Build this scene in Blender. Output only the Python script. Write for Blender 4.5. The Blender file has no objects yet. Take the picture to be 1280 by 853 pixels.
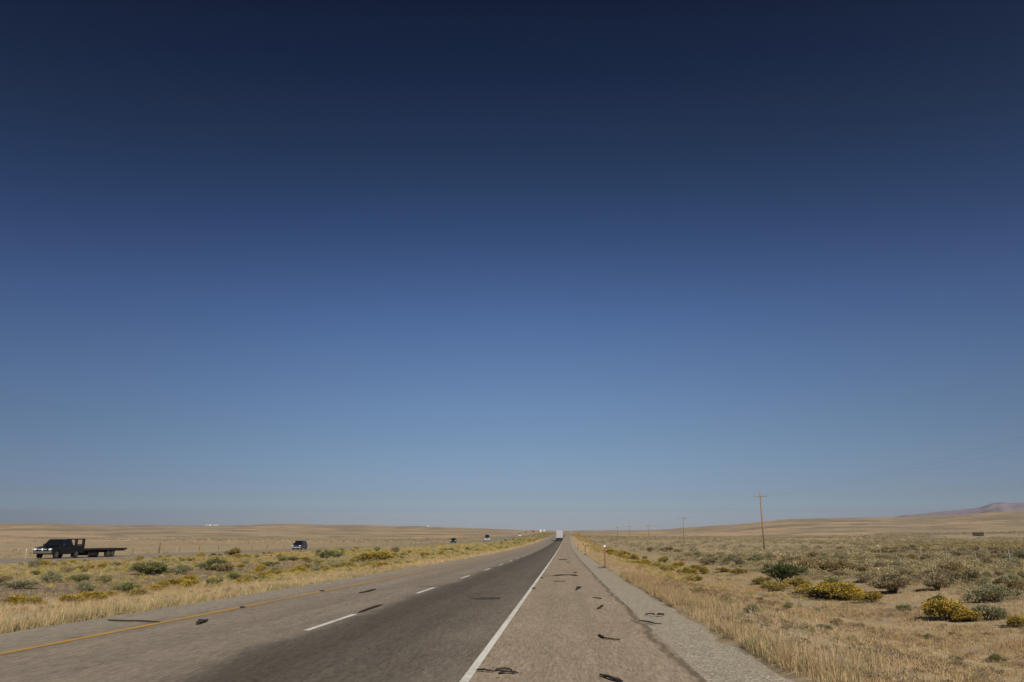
import bpy, bmesh, math, random
import numpy as np
from mathutils import Vector, Matrix

random.seed(7)
RNG = np.random.default_rng(11)
scn = bpy.context.scene
COL = scn.collection
R = math.radians

# ------------------------------------------------------------------ camera numbers (photo pixels 1280x853)
PXF, EYE = 1020.0, 1.59
PITCH = math.atan(237.5 / PXF)
YAW = math.atan(63 * math.cos(PITCH) / PXF)
_fw = np.array([-math.sin(YAW) * math.cos(PITCH), math.cos(YAW) * math.cos(PITCH), math.sin(PITCH)])
_rt = np.array([math.cos(YAW), math.sin(YAW), 0.0])
_up = np.cross(_rt, _fw)


def ray(px, py):
    d = _fw + (px - 640) / PXF * _rt - (py - 426.5) / PXF * _up
    return d / math.hypot(d[0], d[1])          # unit horizontal length


# ------------------------------------------------------------------ land
def sstep(a, b, x):
    t = np.clip((x - a) / (b - a), 0, 1)
    return t * t * (3 - 2 * t)


def vnoise(x, y, scale, seed=0):
    """smooth value noise in 0..1"""
    x = np.asarray(x, float) / scale
    y = np.asarray(y, float) / scale
    xi = np.floor(x).astype(np.int64)
    yi = np.floor(y).astype(np.int64)
    fx = x - xi
    fy = y - yi
    fx = fx * fx * (3 - 2 * fx)
    fy = fy * fy * (3 - 2 * fy)

    def h(i, j):
        n = (i * 374761393 + j * 668265263 + seed * 1442695041) & 0x7fffffff
        n = ((n ^ (n >> 13)) * 1274126177) & 0x7fffffff
        return ((n ^ (n >> 16)) & 0xffff) / 65535.0
    return (h(xi, yi) * (1 - fx) + h(xi + 1, yi) * fx) * (1 - fy) + (h(xi, yi + 1) * (1 - fx) + h(xi + 1, yi + 1) * fx) * fy


def bend(Y):                                    # the highway swings very gently right
    Y = np.asarray(Y, float)
    k = 1.1e-5
    return np.where(Y < 300, k * np.maximum(Y, 0) ** 2, k * 9e4 + 2 * k * 300 * (Y - 300))


def grade(Y):                                   # long profile: down into a dip, then a slow climb
    Y = np.asarray(Y, float)
    s0, a, yc = -17 / 1020, 2.84e-5, 340.0
    near = s0 * Y + a * Y * Y
    zc = s0 * yc + a * yc * yc
    far = zc + 3.7 * (1 - np.exp(-(Y - yc) / 1423.0))
    back = s0 * Y
    return np.where(Y < 0, back, np.where(Y < yc, near, far))


def far_axis(Y):                                # centre of the other carriageway
    return -52.5 + 21.0 * sstep(150, 360, np.asarray(Y, float))


SKY_NEAR = [(-500, 654), (-200, 655), (0, 654.6), (60, 653.8), (110, 655), (180, 656), (250, 657), (300, 656.6), (345, 654.8), (375, 655.2), (400, 656.6), (440, 656), (480, 657), (500, 658.5), (520, 658), (560, 660),
            (620, 662), (660, 663.4), (706, 663.8), (760, 663.8), (830, 663.2), (880, 659.5), (930, 655.5), (960, 652), (985, 649.5),
            (1040, 648.5), (1110, 647.5), (1130, 648), (1180, 646), (1240, 641.5), (1280, 639.5), (1400, 640), (1900, 648)]
SKY_FAR = [(1000, 662), (1080, 652), (1110, 646.5), (1130, 643.5), (1160, 641), (1180, 638.5), (1205, 636.5), (1225, 634.5), (1236, 631), (1250, 628.3), (1265, 629.5), (1280, 629),
           (1340, 626), (1420, 630), (1500, 622), (1700, 630), (2200, 655)]



def _az(tab):
    a = []
    for px, py in tab:
        d = ray(px, py)
        a.append((math.atan2(d[0], d[1]), d[2]))
    return np.array(a)


AZ_N, AZ_F = _az(SKY_NEAR), _az(SKY_FAR)
R_N, R_F = 1900.0, 6600.0


def height(X, Y, micro=True):
    X = np.asarray(X, float)
    Y = np.asarray(Y, float)
    u = X - bend(Y)
    base = grade(Y)
    # right side of the highway
    zr = -0.95 * sstep(3.0, 10.5, u) + 0.55 * sstep(10.5, 19, u) + 0.25 * sstep(30, 60, u)
    # median, other carriageway, land beyond
    xc = far_axis(Y)
    half = (-10.4 - (xc + 6.2)) * 0.5
    t = np.clip((-10.4 - u) / np.maximum(2 * half, 1), 0, 1)
    zl = -0.62 * np.sin(math.pi * t) ** 0.8 * np.where(u > xc, 1, 0) * np.clip(half / 14, 0.25, 1)
    zl = zl - 0.7 * sstep(-6.2, -13, u - xc) * np.where(u < xc, 1, 0)
    zz = base + np.where(u > 3.0, zr, np.where(u < -10.4, zl, 0))
    r = np.hypot(X, Y)
    phi = np.arctan2(X, Y)
    amp = EYE + np.interp(phi, AZ_N[:, 0], AZ_N[:, 1]) * R_N - grade(np.cos(phi) * R_N)
    off = sstep(20, 160, np.abs(u + 20))
    front = np.where(Y > -50, 1.0, 0.0)
    w = sstep(450, R_N, r)
    w = w * (1 - 0.25 * sstep(R_N, 4000, r))
    zz = zz + front * amp * w
    # rolling
    zz = zz + off * ((vnoise(X, Y, 140, 1) - 0.5) * 1.3 * sstep(60, 500, r) + (vnoise(X, Y, 420, 2) - 0.5) * 7.0 * sstep(300, 900, r) + (vnoise(X, Y, 75, 7) - 0.5) * 1.6 * sstep(250, 700, r))
    if micro:
        rough = np.where((u > 3.0) | (u < -10.5), 1.0, 0.0) * np.clip(np.minimum(np.abs(u - 3.0), np.abs(u + 10.5)) / 1.2, 0, 1)
        rough = rough * np.clip((np.abs(u - xc) - 6.6) / 1.5, 0, 1)
        zz = zz + rough * ((vnoise(X, Y, 1.3, 3) - 0.5) * 0.13 + (vnoise(X, Y, 6.0, 4) - 0.5) * 0.28)
    return zz


def far_mountain(X, Y):
    r = np.hypot(X, Y)
    phi = np.arctan2(X, Y)
    h = EYE + np.interp(phi, AZ_F[:, 0], AZ_F[:, 1]) * R_F

    def ridge(s, k):
        return 1 - np.abs(2 * vnoise(X, Y, s, k) - 1)
    rr = r + (vnoise(X, Y, 700, 18) - .5) * 500
    m = np.maximum(h, 0) * sstep(4300, R_F, rr) ** 1.25 * (1 - .6 * sstep(R_F * 1.05, 8400, rr))
    return m * (.84 + .12 * ridge(420, 16) + .08 * ridge(170, 17) + .05 * ridge(70, 19)) - 12


def H(x, y):
    return float(height(np.array([x]), np.array([y]))[0])


def at(px, py):
    """ground point seen at a photo pixel"""
    d = ray(px, py)
    t = np.exp(np.linspace(math.log(5), math.log(2500), 9000))
    z = EYE + t * d[2]
    g = height(t * d[0], t * d[1])
    k = int(np.argmax(z < g))
    return float(t[k] * d[0]), float(t[k] * d[1]), float(g[k])


def mpp(x, y):
    """metres per photo pixel at a place"""
    d = -math.sin(YAW) * x + math.cos(YAW) * y
    return max(d, 1) * math.cos(PITCH) / PXF


# ------------------------------------------------------------------ materials
def lin(c):
    return tuple(((v / 255) / 12.92 if v / 255 <= 0.04045 else ((v / 255 + 0.055) / 1.055) ** 2.4) for v in c)


def mat(name, color, rough=0.6, metal=0.0, noise=0.0, nscale=8.0, emit=None, spec=0.3, bump=0.0):
    m = bpy.data.materials.new(name)
    m.use_nodes = True
    nt = m.node_tree
    b = nt.nodes['Principled BSDF']
    b.inputs['Base Color'].default_value = (*color, 1)
    b.inputs['Roughness'].default_value = rough
    b.inputs['Metallic'].default_value = metal
    b.inputs['Specular IOR Level'].default_value = spec
    if noise > 0 or bump > 0:
        tc = nt.nodes.new('ShaderNodeTexCoord')
        n = nt.nodes.new('ShaderNodeTexNoise')
        n.inputs['Scale'].default_value = nscale
        n.inputs['Detail'].default_value = 4
        nt.links.new(tc.outputs['Object'], n.inputs['Vector'])
        if noise > 0:
            mr = nt.nodes.new('ShaderNodeMapRange')
            mr.inputs[1].default_value = 0.3
            mr.inputs[2].default_value = 0.7
            mr.inputs[3].default_value = 1 - noise
            mr.inputs[4].default_value = 1 + noise
            mx = nt.nodes.new('ShaderNodeVectorMath')
            mx.operation = 'SCALE'
            mx.inputs[0].default_value = color
            nt.links.new(n.outputs[0], mr.inputs[0])
            nt.links.new(mr.outputs[0], mx.inputs['Scale'])
            nt.links.new(mx.outputs[0], b.inputs['Base Color'])
        if bump > 0:
            bp = nt.nodes.new('ShaderNodeBump')
            bp.inputs['Strength'].default_value = bump
            bp.inputs['Distance'].default_value = 0.02
            nt.links.new(n.outputs[0], bp.inputs['Height'])
            nt.links.new(bp.outputs[0], b.inputs['Normal'])
    if emit:
        b.inputs['Emission Color'].default_value = (*emit[0], 1)
        b.inputs['Emission Strength'].default_value = emit[1]
    return m


class NG:
    """small helper to wire shader maths"""

    def __init__(s, m):
        s.m = m
        s.nt = m.node_tree
        s.tc = s.nt.nodes.new('ShaderNodeTexCoord')

    def new(s, t, **kw):
        n = s.nt.nodes.new(t)
        for k, v in kw.items():
            setattr(n, k, v)
        return n

    def put(s, sock, v):
        if isinstance(v, bpy.types.NodeSocket):
            s.nt.links.new(v, sock)
        else:
            sock.default_value = v

    def mapped(s, scale, loc=(0, 0, 0)):
        n = s.new('ShaderNodeMapping')
        s.nt.links.new(s.tc.outputs['Object'], n.inputs['Vector'])
        n.inputs['Scale'].default_value = scale
        n.inputs['Location'].default_value = loc
        return n.outputs[0]

    def noise(s, vec, scale, detail=3, rough=0.55, dist=0.0):
        n = s.new('ShaderNodeTexNoise')
        s.put(n.inputs['Vector'], vec)
        n.inputs['Scale'].default_value = scale
        n.inputs['Detail'].default_value = detail
        n.inputs['Roughness'].default_value = rough
        n.inputs['Distortion'].default_value = dist
        return n.outputs[0]

    def rng(s, v, a, b, c, d, smooth=False):
        n = s.new('ShaderNodeMapRange')
        if smooth:
            n.interpolation_type = 'SMOOTHSTEP'
        s.put(n.inputs[0], v)
        for i, q in enumerate((a, b, c, d)):
            s.put(n.inputs[i + 1], q)
        return n.outputs[0]

    def math(s, op, a, b=0.0):
        n = s.new('ShaderNodeMath', operation=op)
        s.put(n.inputs[0], a)
        s.put(n.inputs[1], b)
        return n.outputs[0]

    def mix(s, f, a, b, mode='MIX'):
        n = s.new('ShaderNodeMix', data_type='RGBA', blend_type=mode)
        s.put(n.inputs[0], f)
        s.put(n.inputs[6], a if isinstance(a, bpy.types.NodeSocket) else (*a, 1))
        s.put(n.inputs[7], b if isinstance(b, bpy.types.NodeSocket) else (*b, 1))
        return n.outputs[2]

    def gain(s, c, f):
        n = s.new('ShaderNodeVectorMath', operation='SCALE')
        s.put(n.inputs[0], c)
        s.put(n.inputs['Scale'], f)
        return n.outputs[0]

    def sep(s, v=None):
        n = s.new('ShaderNodeSeparateXYZ')
        s.put(n.inputs[0], v if v is not None else s.tc.outputs['Object'])
        return n.outputs

    def out(s, color, rough=0.85, spec=0.2, bump=None, bstr=0.4, bdist=0.01):
        b = s.nt.nodes['Principled BSDF']
        s.put(b.inputs['Base Color'], color)
        b.inputs['Roughness'].default_value = rough
        b.inputs['Specular IOR Level'].default_value = spec
        if bump is not None:
            bp = s.new('ShaderNodeBump')
            bp.inputs['Strength'].default_value = bstr
            bp.inputs['Distance'].default_value = bdist
            s.put(bp.inputs['Height'], bump)
            s.nt.links.new(bp.outputs[0], b.inputs['Normal'])


def blank(name):
    m = bpy.data.materials.new(name)
    m.use_nodes = True
    return m, NG(m)


def pavement(name, kind):
    m, g = blank(name)
    grainv = g.noise(g.mapped((30, 3.0, 1)), 1.0, 4, 0.75)
    grainw = g.noise(g.mapped((10, 1.3, 1)), 1.0, 3, 0.7)
    lane_uv = g.new('ShaderNodeUVMap')
    lane_uv.uv_map = 'lane'
    L = g.sep(lane_uv.outputs[0])
    u, y = L[0], L[1]                          # lateral metres from the road axis, metres along the road
    grain = g.noise(g.tc.outputs['Object'], 34, 3, 0.7)
    grain2 = g.noise(g.tc.outputs['Object'], 9, 3, 0.65)
    blot = g.noise(g.mapped((0.9, 0.22, 1)), 1.0, 4, 0.6)
    streak = g.noise(g.mapped((2.6, 0.035, 1)), 1.0, 3, 0.6)
    if kind == 'lanes':
        old, new = (0.236, 0.196, 0.150), (0.124, 0.105, 0.081)
        wob = g.math('ADD', u, g.rng(g.noise(g.mapped((0.4, 0.25, 1)), 1.0, 4), 0.3, 0.7, -0.28, 0.28))
        f = g.rng(wob, -5.15, -4.45, 0, 1, True)
        f2 = g.rng(wob, -2.35, -1.25, 1, g.rng(y, 18, 45, 0.42, 0.82), True)
        f = g.math('MULTIPLY', f, f2)
        c = g.mix(f, old, new)
        # worn wheel paths
        for cx, amt in ((-7.6, .13), (-5.8, .10), (-3.9, -.16), (-2.2, .10)):
            d = g.math('ABSOLUTE', g.math('SUBTRACT', u, cx))
            c = g.gain(c, g.rng(d, 0.1, 0.75, 1 + amt, 1.0, True))
    elif kind == 'shoulder':
        c = g.mix(g.rng(u, -1.2, 1.5, 0, 1), (0.318, 0.251, 0.178), (0.325, 0.256, 0.180))
        jt = g.math('ADD', u, g.rng(g.noise(g.mapped((0.2, 0.5, 1)), 1.0, 4, 0.6), 0.3, 0.7, -0.14, 0.14))
        d = g.math('ABSOLUTE', g.math('SUBTRACT', jt, 1.62))
        c = g.gain(c, g.rng(d, 0.0, 0.13, 0.52, 1.0, True))
        for cx in (-0.35, 0.55):
            d = g.math('ABSOLUTE', g.math('SUBTRACT', u, cx))
            c = g.gain(c, g.rng(d, 0.0, 0.25, 0.94, 1.0, True))
        rumble = g.noise(g.mapped((0.5, 9, 1)), 1.0, 2)
        c = g.gain(c, g.rng(rumble, 0.3, 0.7, 0.965, 1.035))
    else:                                       # inner shoulder
        c = g.mix(g.rng(u, -10.3, -8.6, 0, 1), (0.300, 0.262, 0.205), (0.262, 0.218, 0.165))
        st = g.noise(g.mapped((0.5, 1.2, 1)), 1.0, 5, 0.65)
        c = g.gain(c, g.rng(g.math('MULTIPLY', st, g.rng(u, -9.6, -8.55, 0.75, 1.0)), 0.57, 0.70, 1.0, 0.70, True))
    c = g.gain(c, g.rng(grain, 0.25, 0.75, 0.74, 1.26))
    c = g.gain(c, g.rng(grainv, 0.28, 0.72, 0.58, 1.42))
    c = g.gain(c, g.rng(grainw, 0.3, 0.7, 0.88, 1.12))
    c = g.gain(c, g.rng(grain2, 0.3, 0.7, 0.91, 1.09))
    c = g.gain(c, g.rng(blot, 0.3, 0.7, 0.90, 1.10))
    c = g.gain(c, g.rng(streak, 0.3, 0.7, *((0.93, 1.07) if kind == 'lanes' else (0.98, 1.02))))
    # fine hairline cracks
    vo = g.new('ShaderNodeTexVoronoi', feature='DISTANCE_TO_EDGE')
    wv = g.new('ShaderNodeVectorMath', operation='ADD')
    nz = g.new('ShaderNodeTexNoise')
    nz.inputs['Scale'].default_value = 0.9
    g.nt.links.new(g.tc.outputs['Object'], nz.inputs['Vector'])
    g.nt.links.new(g.mapped((0.22, 0.13, 1)), wv.inputs[0])
    sc = g.gain(nz.outputs['Color'], 0.35)
    g.nt.links.new(sc, wv.inputs[1])
    g.nt.links.new(wv.outputs[0], vo.inputs['Vector'])
    vo.inputs['Scale'].default_value = 1.0
    crk = g.rng(vo.outputs['Distance'], 0.0, 0.0035, 0.72, 1.0)
    c = g.gain(c, crk)
    g.out(c, 0.9, 0.15, grain, 0.5, 0.008)
    return m


def gravel_mat():
    m, g = blank('gravel')
    vo = g.new('ShaderNodeTexVoronoi')
    g.nt.links.new(g.tc.outputs['Object'], vo.inputs['Vector'])
    vo.inputs['Scale'].default_value = 26
    c = g.mix(g.noise(g.tc.outputs['Object'], 1.1, 4), (0.335, 0.29, 0.218), (0.375, 0.33, 0.255))
    s = g.sep(vo.outputs['Color'])
    c = g.gain(c, g.rng(s[0], 0, 1, 0.68, 1.30))
    c = g.gain(c, g.rng(g.noise(g.tc.outputs['Object'], 5, 3), 0.3, 0.7, 0.9, 1.1))
    g.out(c, 0.95, 0.1, vo.outputs['Distance'], 0.7, 0.02)
    return m


def ground_mat():
    m, g = blank('dry_ground')
    P = g.sep()
    x, y = P[0], P[1]
    O = g.tc.outputs['Object']
    straw, soil, brown, olive = (0.405, 0.310, 0.180), (0.350, 0.272, 0.172), (0.245, 0.180, 0.125), (0.185, 0.168, 0.098)
    n1 = g.noise(O, 0.16, 5, 0.6)
    n2 = g.noise(O, 0.9, 5, 0.65)
    c = g.mix(g.rng(n1, 0.38, 0.62, 0, 1, True), soil, straw)
    c = g.mix(g.rng(n2, 0.52, 0.70, 0, 0.55, True), c, brown)
    # bare dirt strip along the bottom of the median
    wob = g.math('ADD', x, g.rng(n1, 0.3, 0.7, -3.5, 3.5))
    strip = g.math('MULTIPLY', g.rng(wob, -35, -30, 0, 1, True), g.rng(wob, -19, -22, 0, 1, True))
    strip = g.math('MULTIPLY', strip, g.rng(y, 95, 140, 1, 0, True))
    c = g.mix(g.math('MULTIPLY', strip, g.rng(n2, 0.3, 0.55, 0.35, 0.95)), c, (0.175, 0.128, 0.098))
    # far plain: wide patches of straw and of grey-green scrub, speckled with low brush
    dist = g.new('ShaderNodeVectorMath', operation='LENGTH')
    g.nt.links.new(O, dist.inputs[0])
    far = g.rng(dist.outputs['Value'], 180, 520, 0, 1, True)
    p1 = g.noise(O, 0.0042, 5, 0.6, 0.6)
    p2 = g.noise(O, 0.021, 4, 0.6, 0.3)
    sp = g.noise(O, 0.22, 4, 0.7)
    fc = g.mix(g.rng(p1, 0.40, 0.60, 0, 1, True), (0.49, 0.345, 0.215), (0.37, 0.285, 0.185))
    fc = g.mix(g.rng(p2, 0.54, 0.66, 0, 0.8, True), fc, (0.225, 0.190, 0.122))
    fc = g.mix(g.rng(p2, 0.30, 0.40, 0.6, 0, True), fc, (0.52, 0.385, 0.255))
    p3 = g.noise(O, 0.0125, 6, 0.68, 0.4)
    fc = g.mix(g.rng(p3, 0.48, 0.57, 0, 0.85, True), fc, (0.235, 0.195, 0.125))
    p4 = g.noise(O, 0.05, 4, 0.7)
    fc = g.mix(g.rng(p4, 0.56, 0.66, 0, 0.7, True), fc, (0.20, 0.165, 0.105))
    fc = g.mix(g.rng(sp, 0.55, 0.66, 0, 0.6, True), fc, (0.19, 0.16, 0.10))
    c = g.mix(far, c, fc)
    rock = g.rng(dist.outputs['Value'], 3400, 4800, 0, 1, True)
    rc = g.mix(g.rng(g.noise(O, 0.0035, 5, 0.65), 0.4, 0.6, 0, 1), (0.20, 0.165, 0.175), (0.29, 0.225, 0.215))
    c = g.mix(rock, c, rc)
    c = g.gain(c, g.rng(g.noise(O, 14, 4, 0.7), 0.3, 0.7, 0.78, 1.22))
    g.out(c, 0.97, 0.05, n2, 0.5, 0.08)
    return m


def plant_mat(name, transl=0.25, rough=0.75):
    m = bpy.data.materials.new(name)
    m.use_nodes = True
    nt = m.node_tree
    nt.nodes.remove(nt.nodes['Principled BSDF'])
    out = nt.nodes['Material Output']
    at_ = nt.nodes.new('ShaderNodeAttribute')
    at_.attribute_name = 'col'
    oi = nt.nodes.new('ShaderNodeObjectInfo')
    mr = nt.nodes.new('ShaderNodeMapRange')
    mr.inputs[3].default_value = 0.86
    mr.inputs[4].default_value = 1.14
    nt.links.new(oi.outputs['Random'], mr.inputs[0])
    sc = nt.nodes.new('ShaderNodeVectorMath')
    sc.operation = 'SCALE'
    nt.links.new(at_.outputs['Color'], sc.inputs[0])
    nt.links.new(mr.outputs[0], sc.inputs['Scale'])
    d = nt.nodes.new('ShaderNodeBsdfDiffuse')
    t = nt.nodes.new('ShaderNodeBsdfTranslucent')
    mx = nt.nodes.new('ShaderNodeMixShader')
    mx.inputs[0].default_value = transl
    for s in (d, t):
        nt.links.new(sc.outputs[0], s.inputs['Color'])
    nt.links.new(d.outputs[0], mx.inputs[1])
    nt.links.new(t.outputs[0], mx.inputs[2])
    nt.links.new(mx.outputs[0], out.inputs['Surface'])
    return m


def paint_mat(name, color, wear):
    m, g = blank(name)
    n = g.noise(g.tc.outputs['Object'], 22, 4, 0.75)
    n2 = g.noise(g.mapped((1.5, 0.35, 1)), 1.0, 4, 0.65)
    k = g.math('ADD', g.math('MULTIPLY', n, 0.55), g.math('MULTIPLY', n2, 0.45))
    c = g.mix(g.rng(k, 0.44, 0.62, 0, wear, True), color, (0.22, 0.18, 0.135))
    g.out(c, 0.7, 0.25)
    return m


M = {
    'lanes': pavement('asphalt_lanes', 'lanes'), 'shoulder': pavement('chip_seal_shoulder', 'shoulder'),
    'inner': pavement('inner_shoulder', 'inner'), 'gravel': gravel_mat(), 'ground': ground_mat(),
    'white': paint_mat('white_road_paint', (0.76, 0.73, 0.65), 0.5), 'yellow': paint_mat('yellow_road_paint', (0.56, 0.30, 0.04), 0.8),
    'grass': plant_mat('dry_grass', 0.30), 'leaf': plant_mat('shrub_leaf', 0.30), 'flower': plant_mat('shrub_flower', 0.15),
    'stem': mat('woody_stem', (0.10, 0.075, 0.05), 0.9, noise=0.3),
    'pole': mat('weathered_pole_wood', (0.25, 0.165, 0.105), 0.85, noise=0.3, nscale=3), 'pole_grey': mat('grey_pole_wood', (0.20, 0.165, 0.13), 0.85, noise=0.3, nscale=3),
    'rust': mat('rust_brown_steel', (0.20, 0.115, 0.06), 0.8, noise=0.25, nscale=12), 'reflector': mat('white_reflector', (0.85, 0.83, 0.75), 0.35),
    'steelpost': mat('galvanised_post', (0.30, 0.29, 0.26), 0.7, 0.2, noise=0.3), 'woodpost': mat('dark_fence_post', (0.13, 0.10, 0.075), 0.9, noise=0.3),
    'wire': mat('fence_wire', (0.22, 0.21, 0.20), 0.6, 0.4), 'cable': mat('power_cable', (0.20, 0.21, 0.23), 0.6), 'ceramic': mat('insulator', (0.30, 0.28, 0.26), 0.3),
    'rubber': mat('black_rubber', (0.032, 0.027, 0.022), 0.85, noise=0.35, nscale=14), 'skid': mat('tyre_mark', (0.055, 0.046, 0.037), 0.9, noise=0.4, nscale=3),
    'navy': mat('black_blue_paint', (0.004, 0.005, 0.007), 0.28, 0.0, spec=0.3), 'blue': mat('dark_blue_paint', (0.02, 0.022, 0.05), 0.25, spec=0.5),
    'darkgreen': mat('dark_green_paint', (0.012, 0.022, 0.02), 0.25, spec=0.5), 'silver': mat('silver_paint', (0.42, 0.41, 0.42), 0.35, 0.4),
    'carwhite': mat('white_paint', (0.80, 0.80, 0.78), 0.35), 'red': mat('red_paint', (0.40, 0.12, 0.07), 0.4), 'tan': mat('tan_paint', (0.5, 0.36, 0.24), 0.4),
    'glass': mat('dark_glass', (0.008, 0.009, 0.010), 0.08, spec=0.4), 'chrome': mat('chrome', (0.55, 0.55, 0.56), 0.28, 1.0), 'lamp': mat('headlamp_lens', (0.60, 0.61, 0.63), 0.15),
    'rim': mat('alloy_rim', (0.13, 0.13, 0.13), 0.45, 0.5), 'plastic': mat('black_plastic', (0.02, 0.02, 0.02), 0.6), 'redlamp': mat('tail_lamp', (0.45, 0.02, 0.02), 0.25),
    'trailer': mat('trailer_steel', (0.018, 0.014, 0.013), 0.6, noise=0.3), 'deck': mat('deck_planks', (0.10, 0.07, 0.045), 0.85, noise=0.3, nscale=2), 'neck': mat('trailer_neck_paint', (0.022, 0.010, 0.009), 0.6),
    'van': mat('trailer_panel', (0.40, 0.41, 0.43), 0.5, noise=0.06, nscale=1.5), 'vandoor': mat('trailer_door', (0.37, 0.38, 0.40), 0.5, noise=0.08, nscale=1.5),
    'alu': mat('aluminium_trim', (0.5, 0.5, 0.5), 0.4, 0.6), 'shedwood': mat('old_dark_boards', (0.075, 0.058, 0.048), 0.9, noise=0.3, nscale=4), 'shedroof': mat('rusty_roof', (0.17, 0.12, 0.095), 0.8, noise=0.2),
    'barn': mat('white_siding', (0.78, 0.78, 0.75), 0.6), 'tin': mat('pale_tin_roof', (0.62, 0.62, 0.62), 0.5),
}


# ------------------------------------------------------------------ object helpers
def tag(o, label=None, cat=None, group=None, kind=None):
    if label:
        o['label'] = label
    if cat:
        o['category'] = cat
    if group:
        o['group'] = group
    if kind:
        o['kind'] = kind
    return o


def empty(name, loc=(0, 0, 0), rz=0.0):
    o = bpy.data.objects.new(name, None)
    o.empty_display_size = 0.2
    o.location = loc
    o.rotation_euler = (0, 0, rz)
    COL.objects.link(o)
    return o


def link(name, me, material, parent=None):
    o = bpy.data.objects.new(name, me)
    if material is not None and not me.materials:
        me.materials.append(material)
    COL.objects.link(o)
    if parent is not None:
        o.parent = parent
    return o


def obj(name, bm, material, parent=None, bevel=0.0, smooth=False):
    bmesh.ops.recalc_face_normals(bm, faces=bm.faces)
    me = bpy.data.meshes.new(name)
    bm.to_mesh(me)
    bm.free()
    if smooth:
        me.shade_smooth()
    o = link(name, me, material, parent)
    if bevel > 0:
        b = o.modifiers.new('edge', 'BEVEL')
        b.width = bevel
        b.segments = 2
        b.limit_method = 'ANGLE'
        b.angle_limit = R(35)
    return o


def copy_tree(o, parent=None):
    c = o.copy()
    COL.objects.link(c)
    if parent is not None:
        c.parent = parent
    for ch in o.children:
        copy_tree(ch, c)
    return c


def B():
    return bmesh.new()


def box(bm, x0, x1, y0, y1, z0, z1):
    v = [bm.verts.new(p) for p in ((x0, y0, z0), (x1, y0, z0), (x1, y1, z0), (x0, y1, z0), (x0, y0, z1), (x1, y0, z1), (x1, y1, z1), (x0, y1, z1))]
    for f in ((0, 3, 2, 1), (4, 5, 6, 7), (0, 1, 5, 4), (1, 2, 6, 5), (2, 3, 7, 6), (3, 0, 4, 7)):
        bm.faces.new([v[i] for i in f])
    return bm


def hull(bm, lo, hi):
    """lo, hi: four corners each, same order"""
    a = [bm.verts.new(p) for p in lo]
    b = [bm.verts.new(p) for p in hi]
    bm.faces.new(a[::-1])
    bm.faces.new(b)
    for i in range(4):
        bm.faces.new((a[i], a[(i + 1) % 4], b[(i + 1) % 4], b[i]))
    return bm


def tube(bm, pts, rad, seg=8):
    pts = [Vector(p) for p in pts]
    if not isinstance(rad, (list, tuple)):
        rad = [rad] * len(pts)
    rings = []
    for i, p in enumerate(pts):
        d = (pts[min(i + 1, len(pts) - 1)] - pts[max(i - 1, 0)]).normalized()
        a = d.orthogonal().normalized() if abs(d.z) > 0.9 else d.cross(Vector((0, 0, 1))).normalized()
        b = d.cross(a)
        rings.append([bm.verts.new(p + (a * math.cos(t) + b * math.sin(t)) * rad[i]) for t in (2 * math.pi * k / seg for k in range(seg))])
    for r0, r1 in zip(rings, rings[1:]):
        for k in range(seg):
            bm.faces.new((r0[k], r0[(k + 1) % seg], r1[(k + 1) % seg], r1[k]))
    bm.faces.new(rings[0][::-1])
    bm.faces.new(rings[-1])
    return bm


def prism_x(bm, yz, x0, x1):
    a = [bm.verts.new((x0, y, z)) for y, z in yz]
    b = [bm.verts.new((x1, y, z)) for y, z in yz]
    bm.faces.new(a)
    bm.faces.new(b[::-1])
    n = len(yz)
    for i in range(n):
        bm.faces.new((a[i], b[i], b[(i + 1) % n], a[(i + 1) % n]))
    return bm


def quad(bm, *p, t=0.0):
    v = [bm.verts.new(q) for q in p]
    f = bm.faces.new(v)
    return f


def np_mesh(name, V, F, colors=None):
    """V (n,3), F (m,k) uniform polygons"""
    me = bpy.data.meshes.new(name)
    k = F.shape[1]
    me.vertices.add(len(V))
    me.vertices.foreach_set('co', np.ascontiguousarray(V, np.float32).ravel())
    me.loops.add(F.size)
    me.loops.foreach_set('vertex_index', np.ascontiguousarray(F, np.int32).ravel())
    me.polygons.add(len(F))
    me.polygons.foreach_set('loop_start', np.arange(0, F.size, k, dtype=np.int32))
    me.polygons.foreach_set('loop_total', np.full(len(F), k, np.int32))
    if colors is not None:
        a = me.attributes.new('col', 'FLOAT_COLOR', 'POINT')
        c = np.ones((len(V), 4), np.float32)
        c[:, :3] = colors
        a.data.foreach_set('color', c.ravel())
    me.update(calc_edges=True)
    me.validate()
    me.shade_flat()
    return me


# ------------------------------------------------------------------ ground sheet and road surfaces
def axis(near0, near1, step, far0, far1, growth, extra=()):
    a = list(np.arange(near0, near1 + step * .5, step))
    s = step
    v = near1
    while v < far1:
        s = min(s * growth, 170)
        v += s
        a.append(v)
    s = step
    v = near0
    lo = []
    while v > far0:
        s = min(s * growth, 400)
        v -= s
        lo.append(v)
    a = sorted(set([round(q, 3) for q in lo + a + list(extra)]))
    return np.array(a)


US = axis(-66, 66, 0.6, -6800, 6800, 1.07, (-10.55, -10.3, 2.75, 3.05))
YS = axis(-4, 150, 0.6, -700, 9400, 1.035)


def build_ground():
    U, Y = np.meshgrid(US, YS)
    X = U + bend(Y)
    Z = height(X, Y)
    road = ((U > -10.5) & (U < 2.95)) | (np.abs(U - far_axis(Y)) < 5.9)
    Z = Z - np.where(road, 0.14, 0.02)
    V = np.stack([X, Y, Z], -1).reshape(-1, 3)
    ny, nx = U.shape
    i = np.arange(ny - 1)[:, None] * nx + np.arange(nx - 1)[None, :]
    F = np.stack([i, i + 1, i + 1 + nx, i + nx], -1).reshape(-1, 4)
    me = np_mesh('ground', V, F)
    me.shade_smooth()
    tag(link('ground', me, M['ground']), kind='structure')


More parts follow.
